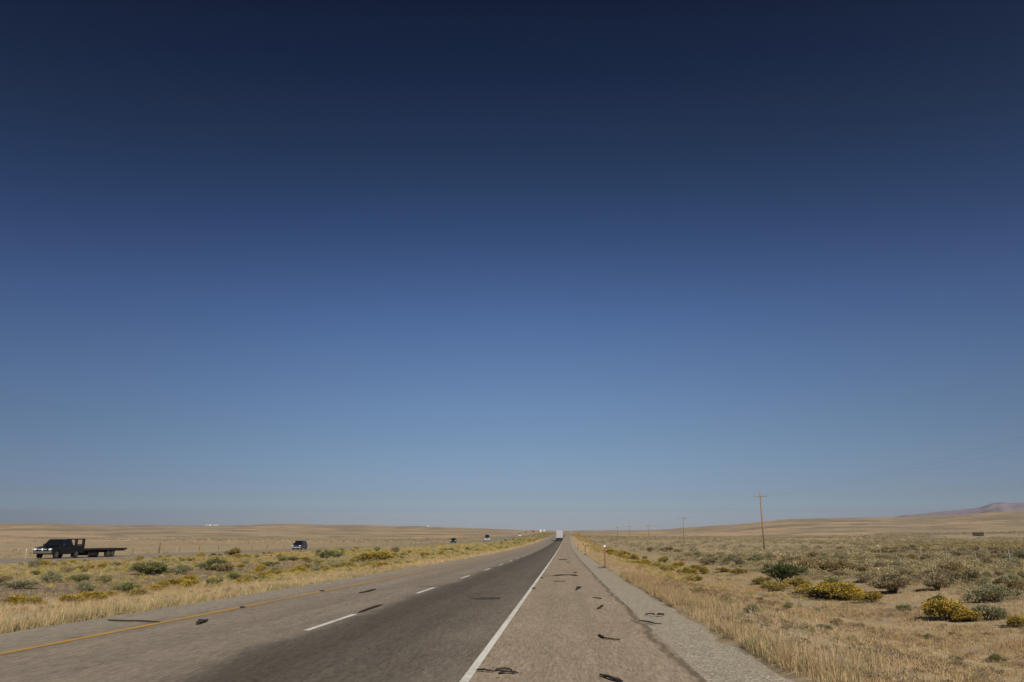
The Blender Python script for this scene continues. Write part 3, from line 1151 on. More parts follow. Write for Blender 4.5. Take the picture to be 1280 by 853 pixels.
def make_semi(label, loc, rz, cab_mat, box_mat, group, cat='lorry'):
    root = empty('semi_trailer_truck', loc, rz)
    bm = B()
    P = [(0.0, .45), (0.0, 1.55), (.9, 1.75), (1.0, 1.85), (1.35, 2.75), (2.9, 3.7), (3.9, 3.8), (3.9, .6), (2.4, .6), (1.6, .45)]
    prism_x(bm, P, -1.2, 1.2)
    obj('cab', bm, cab_mat, root, .05)
    glass_on(root, 'windshield', [(-1.1, 1.0, 1.85), (1.1, 1.0, 1.85), (1.1, 1.35, 2.75), (-1.1, 1.35, 2.75)], .05, .02)
    car_front(root, 2.4, .5, 1.4, M['chrome'], 1.05, .35, .25, 0.0)
    bm = B()
    box(bm, -1.22, 1.22, -.14, .02, .35, .72)
    obj('front_bumper', bm, M['chrome'], root, .03)
    for s in (-1, 1):
        bm = B()
        tube(bm, [(s * 1.12, 4.05, .8), (s * 1.12, 4.05, 4.15)], .09, 8)
        obj('exhaust_stack', bm, M['chrome'], root)
        for cy in (.95, 4.6, 5.8):
            wheel(root, s * 1.22, cy, .5, .5 if cy > 2 else .28)
        for cy in (16.6, 17.85):
            wheel(root, s * 1.26, cy, .5, .55)
        bm = B()
        box(bm, *sorted((s * 1.28, s * .68)), 18.55, 18.58, .22, 1.05)
        obj('mudflap', bm, M['rubber'], root)
        bm = B()
        box(bm, *sorted((s * .02, s * 1.24)), 19.402, 19.44, 1.26, 4.0)
        dr = obj('rear_door', bm, M['vandoor'], root, .01)
        bm = B()
        for q in (.35, .85):
            tube(bm, [(s * q, 19.46, 1.3), (s * q, 19.46, 3.95)], .02, 6)
        obj('lock_rod', bm, M['alu'], dr)
        bm = B()
        box(bm, *sorted((s * .7, s * 1.15)), 19.402, 19.45, 1.06, 1.19)
        obj('tail_light', bm, M['redlamp'], root)
    bm = B()
    box(bm, -1.3, 1.3, 4.9, 19.4, 1.22, 4.1)
    obj('trailer_box', bm, box_mat, root, .03)
    bm = B()
    for s in (-1, 1):
        box(bm, s * .5 - .08, s * .5 + .08, 4.2, 19.3, .85, 1.21)
    box(bm, -1.15, 1.15, 19.2, 19.35, .50, .62)
    for s in (-1, 1):
        box(bm, s * .6 - .05, s * .6 + .05, 19.2, 19.3, .62, .85)
    obj('chassis', bm, M['plastic'], root)
    tag(root, label, cat, group)
    return root


ylor = 338.0
make_semi('white box lorry seen from behind, driving away in the right lane', (float(bend(ylor)) - 2.45, ylor + 19.4, float(grade(ylor + 8)) + .03), math.pi + 0.0, M['carwhite'], M['van'], 'lorries on the highway')
make_semi('red-nosed lorry far along the opposite road, left of two white lorries', opp(0, 850, 2.0), 0, M['red'], M['tan'], 'lorries on the highway')
make_semi('white lorry on the opposite road, left of the two on the skyline', opp(0, 1150, 1.5), 0, M['carwhite'], M['carwhite'], 'lorries on the highway')
make_semi('white lorry on the opposite road, right of the two on the skyline', opp(0, 1330, 2.5), 0, M['carwhite'], M['carwhite'], 'lorries on the highway')

# ------------------------------------------------------------------ buildings far off
def house(name, label, cat, loc, rz, L, W, Hh, rise, wall, roofm, openings, group=None):
    root = empty(name, loc, rz)
    bm = B()
    box(bm, -L / 2, L / 2, -W / 2, W / 2, -.5, Hh)
    wl = obj('wall', bm, wall, root)
    bm = B()
    P = [(-W / 2 - .3, Hh + .004), (W / 2 + .3, Hh + .004), (W / 2 + .3, Hh + .14), (0, Hh + rise + .14), (-W / 2 - .3, Hh + .14)]
    prism_x(bm, P, -L / 2 - .3, L / 2 + .3)
    obj('roof', bm, roofm, root)
    for n, x0, x1, z0_, z1_ in openings:
        bm = B()
        box(bm, x0, x1, -W / 2 - .05, -W / 2 - .004, z0_, z1_)
        obj(n, bm, M['plastic'], root)
    tag(root, label, cat, group)
    return root


def ground_point(px, dist):
    d = ray(px, 660)
    t = dist / math.hypot(d[0], d[1])
    xx, yy = d[0] * t, d[1] * t
    return xx, yy, H(xx, yy)


p = at(1223, 670.6)
house('field_shed', 'low dark shed standing alone in the scrub at far right', 'shed', p, R(-28), 6.0, 3.0, 2.0, .25, M['shedwood'], M['shedroof'], [('door_opening', -.5, .5, 0, .9)])
p = ground_point(262, 1820)
house('farm_building', 'long white building on the skyline above the dark blue car and the trailer', 'building', p, R(22), 14, 8, 1.9, .8, M['barn'], M['tin'], [('doorway', -5, -2, 0, 2.2), ('doorway', 3, 6, 0, 2.2)], 'white buildings on the skyline')
p = ground_point(270, 1850)
house('farm_building', 'shorter white building at the right end of the pair on the skyline', 'building', p, R(22), 7, 6, 1.8, .8, M['barn'], M['tin'], [('doorway', -1, 1, 0, 2.0)], 'white buildings on the skyline')
p = ground_point(535, 1800)
house('water_tank_house', 'tiny white building alone on the skyline left of the highway', 'building', p, R(6), 4.5, 4, 1.9, .8, M['barn'], M['tin'], [('doorway', -.6, .6, 0, 2.0)])


# ------------------------------------------------------------------ plants
def unit(n):
    v = RNG.normal(size=(n, 3))
    return v / np.linalg.norm(v, axis=1)[:, None]


def leaf_quads(P, D, ln, wd, C):
    """kite-shaped leaves at P pointing along D"""
    n = len(P)
    S = np.cross(D, unit(n))
    S /= np.linalg.norm(S, axis=1)[:, None] + 1e-9
    ln = np.broadcast_to(ln, n)[:, None]
    wd = np.broadcast_to(wd, n)[:, None]
    V = np.stack([P, P + D * ln * .55 + S * wd, P + D * ln, P + D * ln * .55 - S * wd], 1).reshape(-1, 3)
    F = np.arange(4 * n).reshape(-1, 4)
    return V, F, np.repeat(C, 4, 0)


def mixcol(n, pal, jit=.16):
    pal = np.array(pal)
    c = pal[RNG.integers(0, len(pal), n)]
    return np.clip(c * (1 + RNG.normal(0, jit, (n, 1))), .01, .9)


def shrub_shape(kind, n_lobes, flat, seed):
    """sprig tips spread through a lumpy dome of unit width"""
    lob = []
    for i in range(n_lobes):
        a = RNG.uniform(0, 2 * math.pi)
        r = .40 * math.sqrt(RNG.uniform(0, 1)) if i else 0.0
        s = RNG.uniform(.10, .23) if i else .25
        lob.append((r * math.cos(a), r * math.sin(a), RNG.uniform(.10, .34) * flat, s))
    return lob


def sprigs(lob, per):
    P, D = [], []
    for (x, y, z, s) in lob:
        n = int(per * (s / .22) ** 2)
        d = unit(n)
        d[:, 2] = np.abs(d[:, 2]) * 1.0 - .25
        rad = s * RNG.uniform(.35, 1.05, (n, 1)) * np.where(RNG.uniform(0, 1, (n, 1)) < .12, RNG.uniform(1.1, 1.5, (n, 1)), 1)
        p = np.array([x, y, z]) + d * rad
        p[:, 2] = np.maximum(p[:, 2], RNG.uniform(.01, .08, n))
        q = d * .8 + np.array([x * 1.2, y * 1.2, .75]) + RNG.normal(0, .25, (n, 3))
        D.append(q / np.linalg.norm(q, axis=1)[:, None])
        P.append(p)
    return np.concatenate(P), np.concatenate(D)


def stems_bm(lob, n=14, r=.012):
    bm = B()
    for i in range(n):
        x, y, z, s = lob[i % len(lob)]
        tx, ty_, tz_ = x + RNG.uniform(-1, 1) * s * .8, y + RNG.uniform(-1, 1) * s * .8, z + RNG.uniform(.1, .8) * s
        b = Vector((tx * .12, ty_ * .12, -.06))
        m = Vector((tx * .55 + RNG.uniform(-.04, .04), ty_ * .55 + RNG.uniform(-.04, .04), tz_ * .42))
        tube(bm, [b, m, Vector((tx, ty_, tz_))], [r * 1.6, r, r * .4], 4)
    return bm


PAL = {
    'sage': [(.36, .305, .175), (.30, .26, .15), (.42, .345, .20), (.24, .205, .12)],
    'sage_warm': [(.42, .33, .15), (.35, .28, .13), (.47, .36, .17), (.28, .23, .11)],
    'green': [(.22, .235, .085), (.26, .265, .105), (.17, .19, .07), (.32, .30, .13)],
    'yellowgreen': [(.42, .35, .10), (.34, .30, .10), (.48, .37, .09), (.30, .28, .11), (.44, .34, .15)],
    'deep': [(.085, .11, .04), (.11, .13, .05), (.065, .085, .035), (.15, .155, .06)],
    'greygreen': [(.31, .30, .17), (.25, .255, .14), (.36, .33, .19)],
    'rabbit': [(.28, .24, .075), (.21, .195, .065), (.34, .27, .10), (.16, .155, .055)],
    'bloom': [(.54, .365, .045), (.60, .41, .05), (.46, .32, .05), (.50, .28, .03), (.36, .25, .06)],
    'bloom_dull': [(.44, .33, .10), (.38, .285, .08), (.50, .36, .12)],
    'dead': [(.22, .165, .11), (.17, .13, .09), (.27, .21, .14)],
}


def make_shrub(name, pal, bloom=None, n_lobes=9, flat=1.0, per=170, leaf=.058, seed=0, parts=True, dead=.15):
    lob = shrub_shape(name, n_lobes, flat, seed)
    P, D = sprigs(lob, per)
    k = 5
    n = len(P)
    PP = np.repeat(P, k, 0) + RNG.normal(0, .022, (n * k, 3))
    PP[:, 2] = np.maximum(PP[:, 2], .0)
    DD = np.repeat(D, k, 0) + RNG.normal(0, .38, (n * k, 3))
    DD /= np.linalg.norm(DD, axis=1)[:, None]
    C = mixcol(n, PAL[pal], .18)
    dm = RNG.uniform(0, 1, n) < dead
    C[dm] = mixcol(int(dm.sum()), PAL['dead'])
    C = np.repeat(C, k, 0) * (1 + RNG.normal(0, .1, (n * k, 1)))
    V, F, CC = leaf_quads(PP, DD, leaf * RNG.uniform(.6, 1.3, n * k), .0095 * RNG.uniform(.7, 1.4, n * k), np.clip(C, .01, .9))
    root = empty(name)
    link('foliage', np_mesh('foliage', V, F, CC), M['leaf'], root)
    obj('stems', stems_bm(lob), M['stem'], root)
    if bloom:
        hi = (P[:, 2] > .10) & (RNG.uniform(0, 1, n) < .62)
        T = P[hi] + D[hi] * leaf * .9
        m = len(T)
        kk = 6
        TT = np.repeat(T, kk, 0) + RNG.normal(0, .020, (m * kk, 3))
        DD = np.repeat(D[hi], kk, 0) + RNG.normal(0, .5, (m * kk, 3))
        DD /= np.linalg.norm(DD, axis=1)[:, None]
        V, F, CC = leaf_quads(TT, DD, .030 * RNG.uniform(.6, 1.4, m * kk), .011, np.repeat(mixcol(m, PAL[bloom], .15), kk, 0))
        link('flowers', np_mesh('flowers', V, F, CC), M['flower'], root)
    return root


PROTO = {
    'sage': [make_shrub('sagebrush', 'sage', n_lobes=int(RNG.integers(9, 14)), flat=RNG.uniform(.8, 1.15), seed=i, dead=.22) for i in range(5)],
    'warm': [make_shrub('sagebrush', 'sage_warm', n_lobes=int(RNG.integers(10, 15)), flat=RNG.uniform(.8, 1.1), seed=i, dead=.3) for i in range(3)],
    'grey': [make_shrub('saltbush', 'greygreen', n_lobes=int(RNG.integers(8, 12)), flat=RNG.uniform(.8, 1.2), seed=i, dead=.12) for i in range(3)],
    'green': [make_shrub('greasewood_shrub', 'green', n_lobes=int(RNG.integers(9, 13)), flat=RNG.uniform(.9, 1.25), seed=i, dead=.08) for i in range(3)],
    'deep': [make_shrub('greasewood_shrub', 'deep', n_lobes=int(RNG.integers(9, 13)), flat=RNG.uniform(.9, 1.25), seed=i, dead=.06) for i in range(2)],
    'bloom': [make_shrub('rabbitbrush', 'rabbit', 'bloom', n_lobes=int(RNG.integers(9, 13)), flat=RNG.uniform(.9, 1.15), seed=i, dead=.05) for i in range(4)],
    'dull': [make_shrub('rabbitbrush', 'rabbit', 'bloom_dull', n_lobes=int(RNG.integers(9, 13)), flat=RNG.uniform(.8, 1.1), seed=i, dead=.15) for i in range(3)],
}
for v in PROTO.values():
    for o in v:
        o['fresh'] = 1


def plant(kind, x, y, w, h=None, label=None, group=None, cat='shrub', z=None):
    src = random.choice(PROTO[kind])
    if src.get('fresh'):
        del src['fresh']
        o = src
    else:
        o = copy_tree(src)
    h = h if h is not None else w * random.uniform(.5, .78)
    o.location = (x, y, (H(x, y) if z is None else z) - .03)
    o.rotation_euler = (0, 0, random.uniform(0, 6.28))
    o.scale = (w / .86, w / .86 * random.uniform(.85, 1.15), h / .56)
    tag(o, label, cat, group)
    return o


# shrubs that stand out in the photograph: kind, foot pixel x, y, width in pixels, height/width, label
G_R = 'shrubs in the open ground right of the highway'
G_M = 'shrubs in the median left of the highway'
NAMED = [
    ('deep', 984, 729, 46, .56, 'dark green bushy shrub among yellow ones right of the gravel', G_R),
    ('dull', 1002, 737, 26, .60, 'rounded olive-yellow shrub at the right foot of the dark green bush', G_R),
    ('dull', 975, 739, 34, .45, 'flat faded-yellow shrub in front of the dark green bush', G_R),
    ('dull', 953, 731, 20, .5, 'small mustard tuft left of the dark green bush', G_R),
    ('green', 1042, 735, 24, .6, 'pale green shrub behind the long yellow shrub', G_R),
    ('dull', 1030, 749, 44, .42, 'low brownish-yellow shrub left of the bright yellow one beside it', G_R),
    ('bloom', 1060, 751, 46, .50, 'bright yellow flowering shrub in the row at the ditch, right of the dark green bush', G_R),
    ('bloom', 1093, 754, 36, .45, 'yellow flowering shrub next to the sandy patch below the dark-based sagebrush', G_R),
    ('bloom', 1188, 778, 58, .52, 'large golden flowering shrub, the biggest near the right edge', G_R),
    ('bloom', 1212, 777, 36, .52, 'golden flowering shrub merging with the right side of the biggest one', G_R),
    ('deep', 1176, 756, 22, .55, 'dark green shrub behind the biggest golden shrub', G_R),
    ('grey', 1238, 776, 36, .62, 'grey-green shrub touching the golden shrub at the right', G_R),
    ('bloom', 1277, 785, 28, .6, 'golden flowering shrub cut by the right edge of the photo', G_R),
    ('green', 1131, 764, 22, .45, 'small yellow-green tuft alone before the biggest golden shrub', G_R),
    ('sage', 1126, 742, 56, .40, 'spreading sagebrush with a dark base above the yellow tuft', G_R),
    ('warm', 1019, 716, 36, .58, 'large straw-olive sagebrush at the left end of a pair', G_R),
    ('warm', 1048, 718, 36, .55, 'large straw-olive sagebrush at the right end of a pair', G_R),
    ('warm', 1078, 718, 32, .5, 'straw-olive sagebrush with dark foot, next after the pair', G_R),
    ('sage', 1213, 730, 50, .40, 'flat dark-footed sagebrush below the fence at the right', G_R),
    ('grey', 1253, 752, 50, .48, 'wide grey-green sagebrush near the right edge above the grey-green shrub', G_R),
    ('sage', 890, 706, 25, .45, 'brown-olive sagebrush alone beside the pale one left of the dark green bush', G_R),
    ('grey', 917, 706, 24, .6, 'pale green sagebrush right of the brown-olive one', G_R),
    ('sage', 812, 690, 10, .7, 'small grey shrub beside the far yellow row', G_R),
    ('sage', 833, 690, 15, .5, 'low grey-brown shrub right of the small grey one', G_R),
    ('grey', 873, 696, 10, .8, 'small upright grey-green shrub past the low brown one', G_R),
    ('warm', 849, 692, 11, .6, 'small straw-coloured shrub past the far yellow row', G_R),
    ('dull', 905, 716, 20, .35, 'flat yellow shrub ending the yellow row before the dark green bush', G_R),
    ('dull', 925, 718, 20, .4, 'yellow-olive shrub at the near end of the far yellow row', G_R),
    # left
    ('bloom', 16, 758, 40, .38, 'golden flowering shrub in the corner of the verge at far left', G_M),
    ('bloom', 40, 757, 24, .45, 'smaller golden shrub joined to the one at far left', G_M),
    ('bloom', 80, 755, 30, .45, 'golden shrub second from the left on the verge', G_M),
    ('bloom', 108, 753, 34, .42, 'brightest orange-yellow shrub on the left verge', G_M),
    ('bloom', 134, 748, 20, .55, 'small yellow shrub left of the green one on the verge', G_M),
    ('green', 152, 742, 32, .52, 'green shrub amid yellow flowers on the left verge', G_M),
    ('dull', 168, 747, 26, .45, 'olive-yellow shrub in front of the green one on the verge', G_M),
    ('bloom', 190, 740, 22, .4, 'yellow shrub right of the green one on the verge', G_M),
    ('bloom', 218, 735, 34, .35, 'low wide yellow patch of shrub on the left verge', G_M),
    ('green', 203, 733, 16, .6, 'small green shrub between two yellow ones on the verge', G_M),
    ('green', 95, 729, 22, .62, 'green leafy shrub in the dirt of the median below the trailer', G_M),
    ('grey', 102, 741, 20, .7, 'grey-green upright shrub below the leafy one in the dirt', G_M),
    ('grey', 57, 729, 20, .85, 'tall grey-green shrub casting a dark shadow in the median dirt', G_M),
    ('grey', 16, 737, 36, .35, 'low dull green shrub in the dirt at far left', G_M),
    ('green', 175, 720, 50, .42, 'wide sage-green shrub, the biggest in the median', G_M),
    ('deep', 196, 718, 18, .6, 'dark green shrub at the right end of the biggest median shrub', G_M),
    ('grey', 221, 719, 24, .5, 'grey-green shrub right of the biggest median shrub', G_M),
    ('green', 262, 713, 36, .48, 'round green shrub in the median left of the dark blue car', G_M),
    ('warm', 276, 714, 24, .5, 'brownish shrub against the round green one', G_M),
    ('green', 290, 727, 22, .6, 'bright green tuft near the left shoulder', G_M),
    ('green', 334, 708, 22, .35, 'low green shrub in the bare dirt below the car', G_M),
    ('green', 364, 701, 20, .32, 'flat dark green shrub just below the dark blue car', G_M),
    ('dull', 381, 703, 12, .6, 'small olive shrub right of the flat dark green one', G_M),
    ('dull', 293, 695, 18, .6, 'olive-tan rounded shrub by the far edge of the median', G_M),
    ('bloom', 326, 722, 18, .4, 'yellow flowering shrub starting the row past the green tuft', G_M),
    ('bloom', 345, 720, 26, .3, 'flat yellow flowering shrub in the middle of its row', G_M),
    ('bloom', 370, 717, 28, .32, 'long yellow flowering shrub ending its row', G_M),
    ('grey', 394, 717, 16, .6, 'grey-green shrub at the end of the yellow row', G_M),
    ('green', 404, 698, 24, .5, 'green shrub past the car, left of another', G_M),
    ('green', 418, 697, 22, .45, 'green shrub past the car, right of another', G_M),
    ('bloom', 455, 702, 32, .35, 'yellow flowering shrub, left half of a long golden clump', G_M),
    ('bloom', 476, 700, 32, .35, 'yellow flowering shrub, right half of a long golden clump', G_M),
    ('green', 471, 690, 7, 1.1, 'small dark upright bush like a little tree in the far median', G_M),
    ('sage', 494, 691, 10, .8, 'small dark rounded bush right of the little upright one', G_M),
    ('green', 427, 690, 7, .7, 'tiny dark bush left of the upright one in the far median', G_M),
]
spots = []
for kind, px, py, wpx, asp, label, grp in NAMED:
    x, y_, z = at(px, py)
    w = wpx * mpp(x, y_)
    plant(kind, x, y_ + w * .35, w, w * asp, label, grp)
    spots.append((x, y_, w))


def clear(x, y, r):
    return all((x - a) ** 2 + (y - b) ** 2 > (r + c * .45) ** 2 for a, b, c in spots)


def px_size(x, y, w):
    return w / mpp(x, y)


def in_view(x, y):
    a = math.degrees(math.atan2(x, y)) + math.degrees(YAW)
    return abs(a) < 34.5


# individual scrub shrubs, right of the road (open ground, then thicker towards and beyond the fence)
def scatter(n, sampler, kinds, wr, label, grp, dens=None, gap=.5):
    got = 0
    tries = 0
    while got < n and tries < n * 60:
        tries += 1
        x, y = sampler()
        if not in_view(x, y) or on_road(x, y):
            continue
        if dens is not None and random.random() > dens(x, y):
            continue
        w = random.uniform(*wr) * (1.15 if random.random() < .2 else .9)
        if not clear(x, y, w * gap):
            continue
        plant(random.choices([k for k, _ in kinds], [q for _, q in kinds])[0], x, y, w, None, label, grp)
        spots.append((x, y, w))
        got += 1
    return got


def on_road(x, y):
    return np.abs(x - far_axis(y)) < 6.6


def rect(x0, x1, y0, y1, power=1.0):
    def f():
        y = y0 + (y1 - y0) * random.random() ** power
        u = random.uniform(x0, x1)
        return u + float(bend(y)), y
    return f


nf = lambda s, seed, lo, hi: (lambda x, y: float(np.clip((vnoise(x, y, s, seed) - lo) / (hi - lo), 0, 1)))
scatter(150, rect(16, 43, 38, 120, 1.2), [('sage', 6), ('warm', 4), ('grey', 2)], (.55, 1.35), 'low grey-olive sagebrush in the open ground between ditch and wire fence', 'sagebrush before the wire fence', nf(11, 21, .25, .6))
scatter(150, rect(44, 95, 70, 175, 1.1), [('sage', 7), ('warm', 3), ('grey', 2)], (.8, 1.7), 'grey-olive sagebrush in the dense scrub behind the wire fence', 'sagebrush behind the wire fence', nf(16, 22, .15, .5))
scatter(46, rect(7.5, 12.5, 44, 190, .9), [('bloom', 3), ('dull', 4)], (.6, 1.3), 'yellow rabbitbrush in the far part of the row along the right ditch', 'yellow shrubs along the right ditch', nf(9, 23, .3, .55), .3)
scatter(75, rect(-46, -39, 66, 180, .9), [('bloom', 3), ('dull', 4), ('grey', 1)], (.45, .85), 'low yellow shrub in the band along the near edge of the opposite road', 'yellow shrubs beside the opposite road', nf(8, 24, .25, .5), .3)
scatter(95, rect(-38, -15, 46, 170, 1.0), [('dull', 4), ('bloom', 3), ('green', 3), ('grey', 2), ('warm', 2)], (.35, .95), 'small mixed shrub in the grassy median', 'small shrubs of the median', nf(9, 25, .3, .6))
scatter(40, rect(-27, -12.5, 140, 420, 1.0), [('green', 3), ('dull', 3), ('grey', 1)], (.7, 1.5), 'green and yellow shrub in the narrow far median', 'shrubs of the far median', None, .3)
scatter(40, rect(-22, -13.5, 34, 140, 1.0), [('bloom', 4), ('dull', 3), ('green', 1)], (.4, .9), 'small yellowish shrub on the grassy left verge', 'small shrubs on the left verge', nf(6, 26, .35, .6))
scatter(24, rect(4.2, 12, 12, 44, 1.0), [('grey', 3), ('warm', 2), ('green', 1)], (.16, .42), 'tiny weedy tuft in the dry grass right of the gravel', 'weedy tufts in the right verge grass', None, .3)
for v in PROTO.values():
    for o in v:
        if o.get('fresh'):
            for c in list(o.children):
                bpy.data.objects.remove(c)
            bpy.data.objects.remove(o)


# ------------------------------------------------------------------ ground cover that nobody could count
def scrub_mass(name, n, sampler, pal, size, dens):
    P, W = [], []
    while len(P) < n:
        x, y = sampler()
        if not in_view(x, y) or on_road(x, y) or random.random() > dens(x, y):
            continue
        P.append((x, y))
        W.append(random.uniform(*size))
    P = np.array(P)
    W = np.array(W)
    Z = height(P[:, 0], P[:, 1])
    k = 64
    d = unit(n * k)
    d[:, 2] = np.abs(d[:, 2]) * .85
    rep = np.repeat(np.arange(n), k)
    rad = (W[rep] * .5 * RNG.uniform(.55, 1.05, n * k))[:, None]
    lumps = 1 + .3 * np.sin(d[:, :1] * 7 + rep[:, None]) * np.cos(d[:, 1:2] * 6)
    C0 = np.stack([P[rep, 0], P[rep, 1], Z[rep] + .03], 1) + d * rad * lumps
    q = d + np.array([0, 0, .5]) + RNG.normal(0, .4, d.shape)
    q /= np.linalg.norm(q, axis=1)[:, None]
    C = mixcol(n, PAL[pal], .2)[rep] * (1 + RNG.normal(0, .12, (n * k, 1)))
    V, F, CC = leaf_quads(C0, q, W[rep] * .17, W[rep] * .034, np.clip(C, .01, .9))
    tag(link(name, np_mesh(name, V, F, CC), M['leaf']), None, None, None, 'stuff')


scrub_mass('distant_scrub', 6500, rect(14, 330, 105, 620, .9), 'sage', (.8, 1.7), lambda x, y: nf(30, 31, .25, .55)(x, y) * (1 if x > 18 else .3))
scrub_mass('distant_scrub', 1500, rect(90, 260, 90, 330, 1.0), 'sage_warm', (.8, 1.8), nf(30, 32, .3, .6))
scrub_mass('distant_scrub', 1900, rect(-330, -62, 110, 560, .9), 'sage', (.6, 1.3), nf(60, 33, .5, .75))
scrub_mass('distant_scrub', 900, rect(-28, -12, 200, 1000, .8), 'rabbit', (.5, 1.2), lambda x, y: .8)
scrub_mass('distant_scrub', 900, rect(5.5, 13, 150, 900, .8), 'bloom_dull', (.5, 1.1), nf(20, 34, .3, .6))
scrub_mass('low_scrub', 6500, rect(15, 62, 34, 130, 1.1), 'sage', (.18, .55), nf(5, 35, .25, .6))
scrub_mass('low_scrub', 3500, rect(16, 60, 58, 145, 1.0), 'sage', (.35, .9), nf(8, 46, .2, .55))
scrub_mass('low_scrub', 2500, rect(18, 80, 52, 150, 1.0), 'sage_warm', (.28, .75), nf(7, 47, .25, .6))
scrub_mass('low_scrub', 2200, rect(40, 100, 60, 175, 1.0), 'sage', (.35, .85), nf(9, 37, .2, .55))
scrub_mass('low_scrub', 1500, rect(-46, -14, 40, 190, 1.0), 'rabbit', (.18, .45), nf(6, 36, .3, .6))
scrub_mass('low_scrub', 4500, rect(-47, -13, 40, 230, 1.0), 'yellowgreen', (.16, .42), lambda x, y: nf(5, 39, .3, .6)(x, y) * (.35 if -33 < x < -21 else 1))
scrub_mass('low_scrub', 3000, rect(-46, -12, 150, 480, 1.0), 'yellowgreen', (.3, .8), nf(12, 40, .2, .5))
scrub_mass('low_scrub', 900, rect(5.5, 13, 40, 170, 1.0), 'yellowgreen', (.16, .5), nf(5, 43, .3, .6))
scrub_mass('low_scrub', 900, rect(-46, -36, 55, 190, 1.0), 'bloom_dull', (.2, .5), nf(5, 38, .3, .6))

scrub_mass('plant_litter', 1500, rect(3.3, 13.5, 8, 48, 1.3), 'dead', (.06, .22), nf(1.5, 44, .3, .7))
scrub_mass('plant_litter', 500, rect(-20, -10.8, 14, 60, 1.3), 'dead', (.06, .2), nf(1.5, 45, .3, .7))
STRAW = [(.55, .41, .23), (.50, .37, .205), (.61, .47, .28), (.43, .33, .18), (.50, .345, .19), (.38, .30, .17)]
REDDISH = [(.48, .335, .175), (.42, .29, .15), (.50, .355, .19)]
GREENISH = [(.30, .285, .12), (.24, .25, .10), (.35, .32, .15)]


def grass(name, n, u0, u1, y0, y1, hr, width, power=1.0, tuft=8, mask=None, red=.15, green=.06, edge=None, near=True, spread=.07, lean=.35):
    m = n // tuft
    Y = y0 + (y1 - y0) * RNG.uniform(0, 1, m * 3) ** power
    U = RNG.uniform(u0, u1, m * 3)
    if edge is not None:                       # crowd the plants towards one edge
        U = edge[0] + edge[1] * np.abs(RNG.normal(0, 1, m * 3))
    X = U + bend(Y)
    a = np.degrees(np.arctan2(X, Y)) + math.degrees(YAW)
    keep = (np.abs(a) < 34.5) & ~on_road(X, Y)
    if mask is not None:
        keep &= RNG.uniform(0, 1, len(X)) < mask(X, Y)
    idx = np.nonzero(keep)[0][:m]
    X, Y = X[idx], Y[idx]
    m = len(X)
    hue = vnoise(X, Y, 5.5, 41) + RNG.normal(0, .14, m)
    base = mixcol(m, STRAW, .10)
    rd = hue > 1 - red - .18
    base[rd] = mixcol(int(rd.sum()), REDDISH, .10)
    gr = RNG.uniform(0, 1, m) < green
    base[gr] = mixcol(int(gr.sum()), GREENISH, .12)
    hs = RNG.uniform(hr[0], hr[1], m) * (.55 + .9 * vnoise(X, Y, 2.2, 42))
    rep = np.repeat(np.arange(m), tuft)
    k = len(rep)
    ang = RNG.uniform(0, 2 * math.pi, k)
    off = np.abs(RNG.normal(0, spread, k))
    bx, by = X[rep] + np.cos(ang) * off, Y[rep] + np.sin(ang) * off
    bz = height(bx, by) - .03
    h = hs[rep] * RNG.uniform(.5, 1.15, k)
    ln = h * np.abs(RNG.normal(0, lean, k))
    ang2 = ang + RNG.normal(0, .6, k)
    dx, dy = np.cos(ang2) * ln, np.sin(ang2) * ln
    wa = RNG.uniform(0, math.pi, k)
    wx, wy = np.cos(wa) * width * .5, np.sin(wa) * width * .5
    C = np.clip(base[rep] * (1 + RNG.normal(0, .12, (k, 1))), .01, .9)
    if near:
        V = np.stack([np.stack([bx - wx, by - wy, bz], 1), np.stack([bx + wx, by + wy, bz], 1),
                      np.stack([bx + dx * .35 + wx * .8, by + dy * .35 + wy * .8, bz + h * .6], 1), np.stack([bx + dx * .35 - wx * .8, by + dy * .35 - wy * .8, bz + h * .6], 1),
                      np.stack([bx + dx, by + dy, bz + h], 1)], 1).reshape(-1, 3)
        b = np.arange(k)[:, None] * 5
        F = np.concatenate([b + np.array([[0, 1, 2]]), b + np.array([[0, 2, 3]]), b + np.array([[3, 2, 4]])], 0)
        CC = np.repeat(C, 5, 0)
    else:
        V = np.stack([np.stack([bx - wx, by - wy, bz], 1), np.stack([bx + wx, by + wy, bz], 1), np.stack([bx + dx, by + dy, bz + h], 1)], 1).reshape(-1, 3)
        F = np.arange(3 * k).reshape(-1, 3)
        CC = np.repeat(C, 3, 0)
    tag(link(name, np_mesh(name, V, F, CC), M['grass']), None, None, None, 'stuff')


def npm(s, seed, lo, hi, floor=0.0):
    return lambda x, y: np.clip((vnoise(x, y, s, seed) - lo) / (hi - lo), floor, 1)


# right verge: a taller fringe along the gravel, short and patchy beyond
grass('dry_grass', 30000, 0, 0, 7, 45, (.08, .27), .007, 1.3, 8, npm(1.0, 51, .3, .65, .10), .16, .10, (2.98, .38))
grass('dry_grass', 90000, 3.0, 12.5, 8, 45, (.05, .17), .008, 1.2, 8, npm(.7, 52, .36, .70, .07), .20, .05, lean=.85, spread=.09)
grass('dry_grass', 5000, 3.0, 12.5, 8, 45, (.12, .24), .007, 1.2, 8, npm(2.4, 62, .5, .75, .03), .3, .04, lean=.4)
grass('dry_grass', 70000, 3.0, 11.5, 44, 130, (.06, .22), .018, 1.1, 8, npm(1.8, 53, .3, .65, .12), .2, .03, None, False, lean=.6)
grass('dry_grass', 40000, 2.9, 10, 125, 520, (.12, .32), .05, 1.2, 7, None, .15, .03, None, False)
grass('dry_grass', 140000, 11, 45, 15, 70, (.05, .19), .012, 1.0, 8, npm(2, 54, .22, .6, .25), .12, .06, None, False, lean=.7)
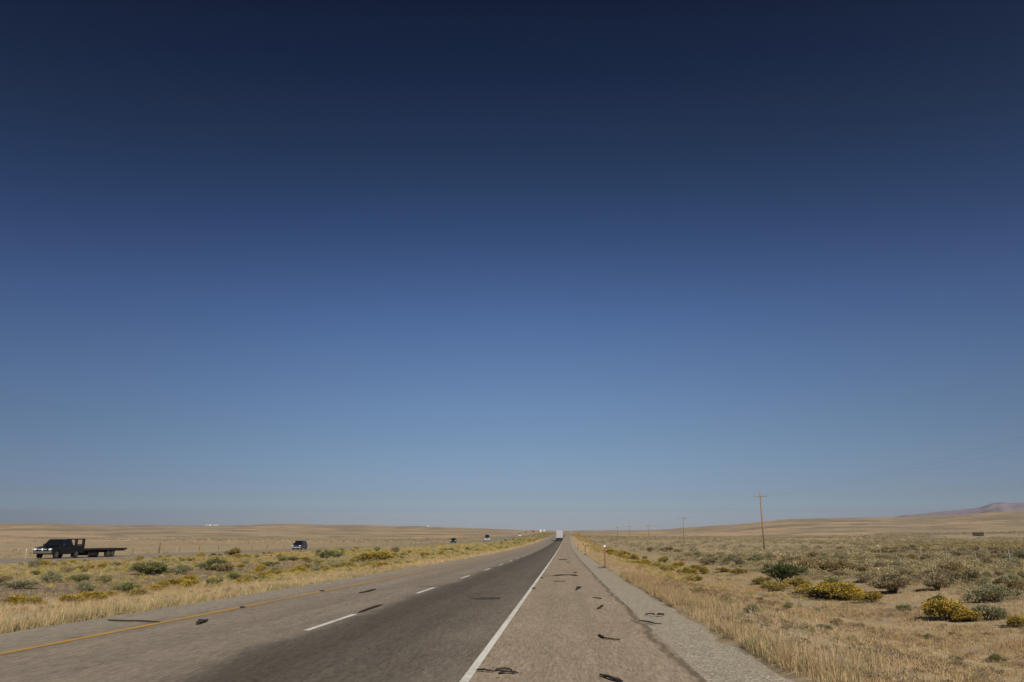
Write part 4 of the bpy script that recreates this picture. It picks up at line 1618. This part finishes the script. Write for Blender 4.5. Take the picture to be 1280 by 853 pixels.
grass('dry_grass', 80000, 11, 90, 60, 200, (.08, .24), .03, 1.0, 7, npm(6, 55, .25, .65, .2), .10, .08, None, False)
# left verge and median
grass('dry_grass', 26000, 0, 0, 12, 60, (.10, .28), .010, 1.2, 9, npm(1.1, 56, .2, .55, .2), .05, .30, (-10.42, -.22))
grass('dry_grass', 100000, -19, -10.4, 14, 70, (.08, .26), .011, 1.1, 9, npm(1.0, 57, .28, .62, .15), .08, .08, None, False, lean=.6)
grass('dry_grass', 60000, -18, -10.4, 66, 420, (.12, .30), .04, 1.4, 7, npm(5, 58, .1, .4, .4), .05, .05, None, False)
grass('dry_grass', 150000, -46, -17, 24, 110, (.07, .24), .018, 1.0, 8, lambda x, y: npm(2.5, 59, .3, .6, .25)(x, y) * np.where((x < -20) & (x > -33), .42, 1.0), .20, .24, None, False, lean=.6)
grass('dry_grass', 50000, -46, -15, 105, 320, (.10, .28), .045, 1.0, 7, npm(7, 60, .2, .55, .2), .12, .25, None, False)
grass('dry_grass', 40000, -140, -60, 80, 320, (.08, .24), .05, 1.0, 7, npm(14, 61, .3, .6, .15), .10, .05, None, False)

# ------------------------------------------------------------------ air
hz = bpy.data.materials.new('haze')
hz.use_nodes = True
nt = hz.node_tree
nt.nodes.remove(nt.nodes['Principled BSDF'])
pv = nt.nodes.new('ShaderNodeVolumePrincipled')
pv.inputs['Color'].default_value = (.74, .81, 1.0, 1)
pv.inputs['Density'].default_value = 9.0e-5
pv.inputs['Anisotropy'].default_value = 0.45
nt.links.new(pv.outputs[0], nt.nodes['Material Output'].inputs['Volume'])
bm = B()
zmin, zmax = -60.0, 300.0
box(bm, -11000, 11000, -800, 12500, zmin, zmax)
HAZE = tag(obj('haze', bm, hz), kind='stuff')

# ------------------------------------------------------------------ sky, sun, camera
SUN_EL, SUN_AZ = 36.0, 155.0                    # azimuth clockwise from the road direction (behind, to the right)
w = bpy.data.worlds.new('World')
scn.world = w
w.use_nodes = True
nt = w.node_tree
bg = nt.nodes['Background']
sky = nt.nodes.new('ShaderNodeTexSky')
sky.sky_type = 'NISHITA'
sky.sun_disc = False
sky.sun_elevation = R(SUN_EL)
sky.sun_rotation = R(SUN_AZ)
sky.altitude = 2100
sky.air_density = 1.0
sky.dust_density = 0.6
sky.ozone_density = 1.5
tc = nt.nodes.new('ShaderNodeTexCoord')
sp = nt.nodes.new('ShaderNodeSeparateXYZ')
nt.links.new(tc.outputs['Generated'], sp.inputs[0])
SKY_GAIN = [(0.0, (0.7387, 0.7718, 0.9831)), (0.0112, (0.7387, 0.7718, 0.9831)), (0.0206, (0.7679, 0.816, 0.9986)), (0.03, (0.6309, 0.6945, 0.8352)), (0.0394, (0.5481, 0.5853, 0.7109)), (0.0489, (0.5185, 0.5534, 0.689)), (0.0602, (0.4977, 0.5418, 0.6547)), (0.0793, (0.4899, 0.5358, 0.6323)), (0.1081, (0.4818, 0.5289, 0.6136)), (0.1562, (0.4769, 0.5295, 0.6303)), (0.2043, (0.436, 0.5056, 0.6352)), (0.252, (0.3748, 0.4581, 0.6218)), (0.299, (0.3028, 0.3766, 0.5331)), (0.3449, (0.2226, 0.3006, 0.4392)), (0.3895, (0.1624, 0.2392, 0.3499)), (0.4325, (0.1213, 0.1851, 0.267)), (0.4737, (0.0929, 0.1452, 0.2274)), (0.5129, (0.0545, 0.1036, 0.192)), (0.55, (0.035, 0.0829, 0.1565)), (0.5836, (0.0169, 0.0521, 0.1233)), (1.0, (0.0169, 0.0521, 0.1233))]
#SKYGAIN#
ramp = nt.nodes.new('ShaderNodeValToRGB')
ramp.color_ramp.interpolation = 'LINEAR'
el = ramp.color_ramp.elements
while len(el) > 1:
    el.remove(el[-1])
el[0].position = SKY_GAIN[0][0]
el[0].color = (*SKY_GAIN[0][1], 1)
for p_, c_ in SKY_GAIN[1:]:
    e = el.new(p_)
    e.color = (*c_, 1)
nt.links.new(sp.outputs[2], ramp.inputs[0])
mul = nt.nodes.new('ShaderNodeMix')
mul.data_type = 'RGBA'
mul.blend_type = 'MULTIPLY'
mul.inputs[0].default_value = 1
nt.links.new(sky.outputs[0], mul.inputs[6])
nt.links.new(ramp.outputs[0], mul.inputs[7])
# lens vignetting put into the sky colour: darker to both sides, more to the left
mr = nt.nodes.new('ShaderNodeMapRange')
mr.inputs[1].default_value, mr.inputs[2].default_value = -1, 1
nt.links.new(sp.outputs[0], mr.inputs[0])
side = nt.nodes.new('ShaderNodeValToRGB')
side.color_ramp.interpolation = 'B_SPLINE'
el = side.color_ramp.elements
while len(el) > 1:
    el.remove(el[-1])
SIDE = [(-1, .55), (-.75, .55), (-.53, .62), (-.3, .84), (-.05, 1.03), (.22, .97), (.5, .84), (.8, .75), (1, .75)]
el[0].position, el[0].color = 0.0, (.55, .55, .55, 1)
for p_, v_ in SIDE[1:]:
    e = el.new((p_ + 1) / 2)
    t_ = max(0, (1 - v_)) * (.22 if p_ < 0 else .08)
    e.color = (v_ * (1 + .1 * t_), v_ * (1 + .35 * t_), v_ * (1 + t_), 1)
nt.links.new(mr.outputs[0], side.inputs[0])
mul2 = nt.nodes.new('ShaderNodeMix')
mul2.data_type = 'RGBA'
mul2.blend_type = 'MULTIPLY'
mul2.inputs[0].default_value = 1
nt.links.new(mul.outputs[2], mul2.inputs[6])
nt.links.new(side.outputs[0], mul2.inputs[7])
nt.links.new(mul2.outputs[2], bg.inputs['Color'])
bg.inputs['Strength'].default_value = 0.10

sd = bpy.data.lights.new('Sun', 'SUN')
sd.energy = 4.8
sd.angle = R(.53)
sd.color = (1.0, .94, .85)
so = bpy.data.objects.new('Sun', sd)
COL.objects.link(so)
sdir = Vector((math.sin(R(SUN_AZ)) * math.cos(R(SUN_EL)), math.cos(R(SUN_AZ)) * math.cos(R(SUN_EL)), math.sin(R(SUN_EL))))
so.rotation_euler = (-sdir).to_track_quat('-Z', 'Y').to_euler()
so.location = (20, -30, 60)

cam = bpy.data.cameras.new('Camera')
cam.sensor_width = 36
cam.lens = 36 * PXF / 1280
cam.clip_start = .1
cam.clip_end = 45000
co = bpy.data.objects.new('Camera', cam)
co.location = (0, 0, EYE)
co.rotation_euler = (math.pi / 2 + PITCH, 0, YAW)
COL.objects.link(co)
scn.camera = co
scn.view_settings.view_transform = 'Standard'
scn.view_settings.look = 'None'
scn.view_settings.exposure = 0
scn.view_settings.gamma = 1
scn.cycles.use_denoising = True
scn.cycles.volume_bounces = 0
scn.cycles.max_bounces = 6
scn.cycles.transparent_max_bounces = 8
scn.cycles.use_adaptive_sampling = True
scn.cycles.adaptive_threshold = 0.01
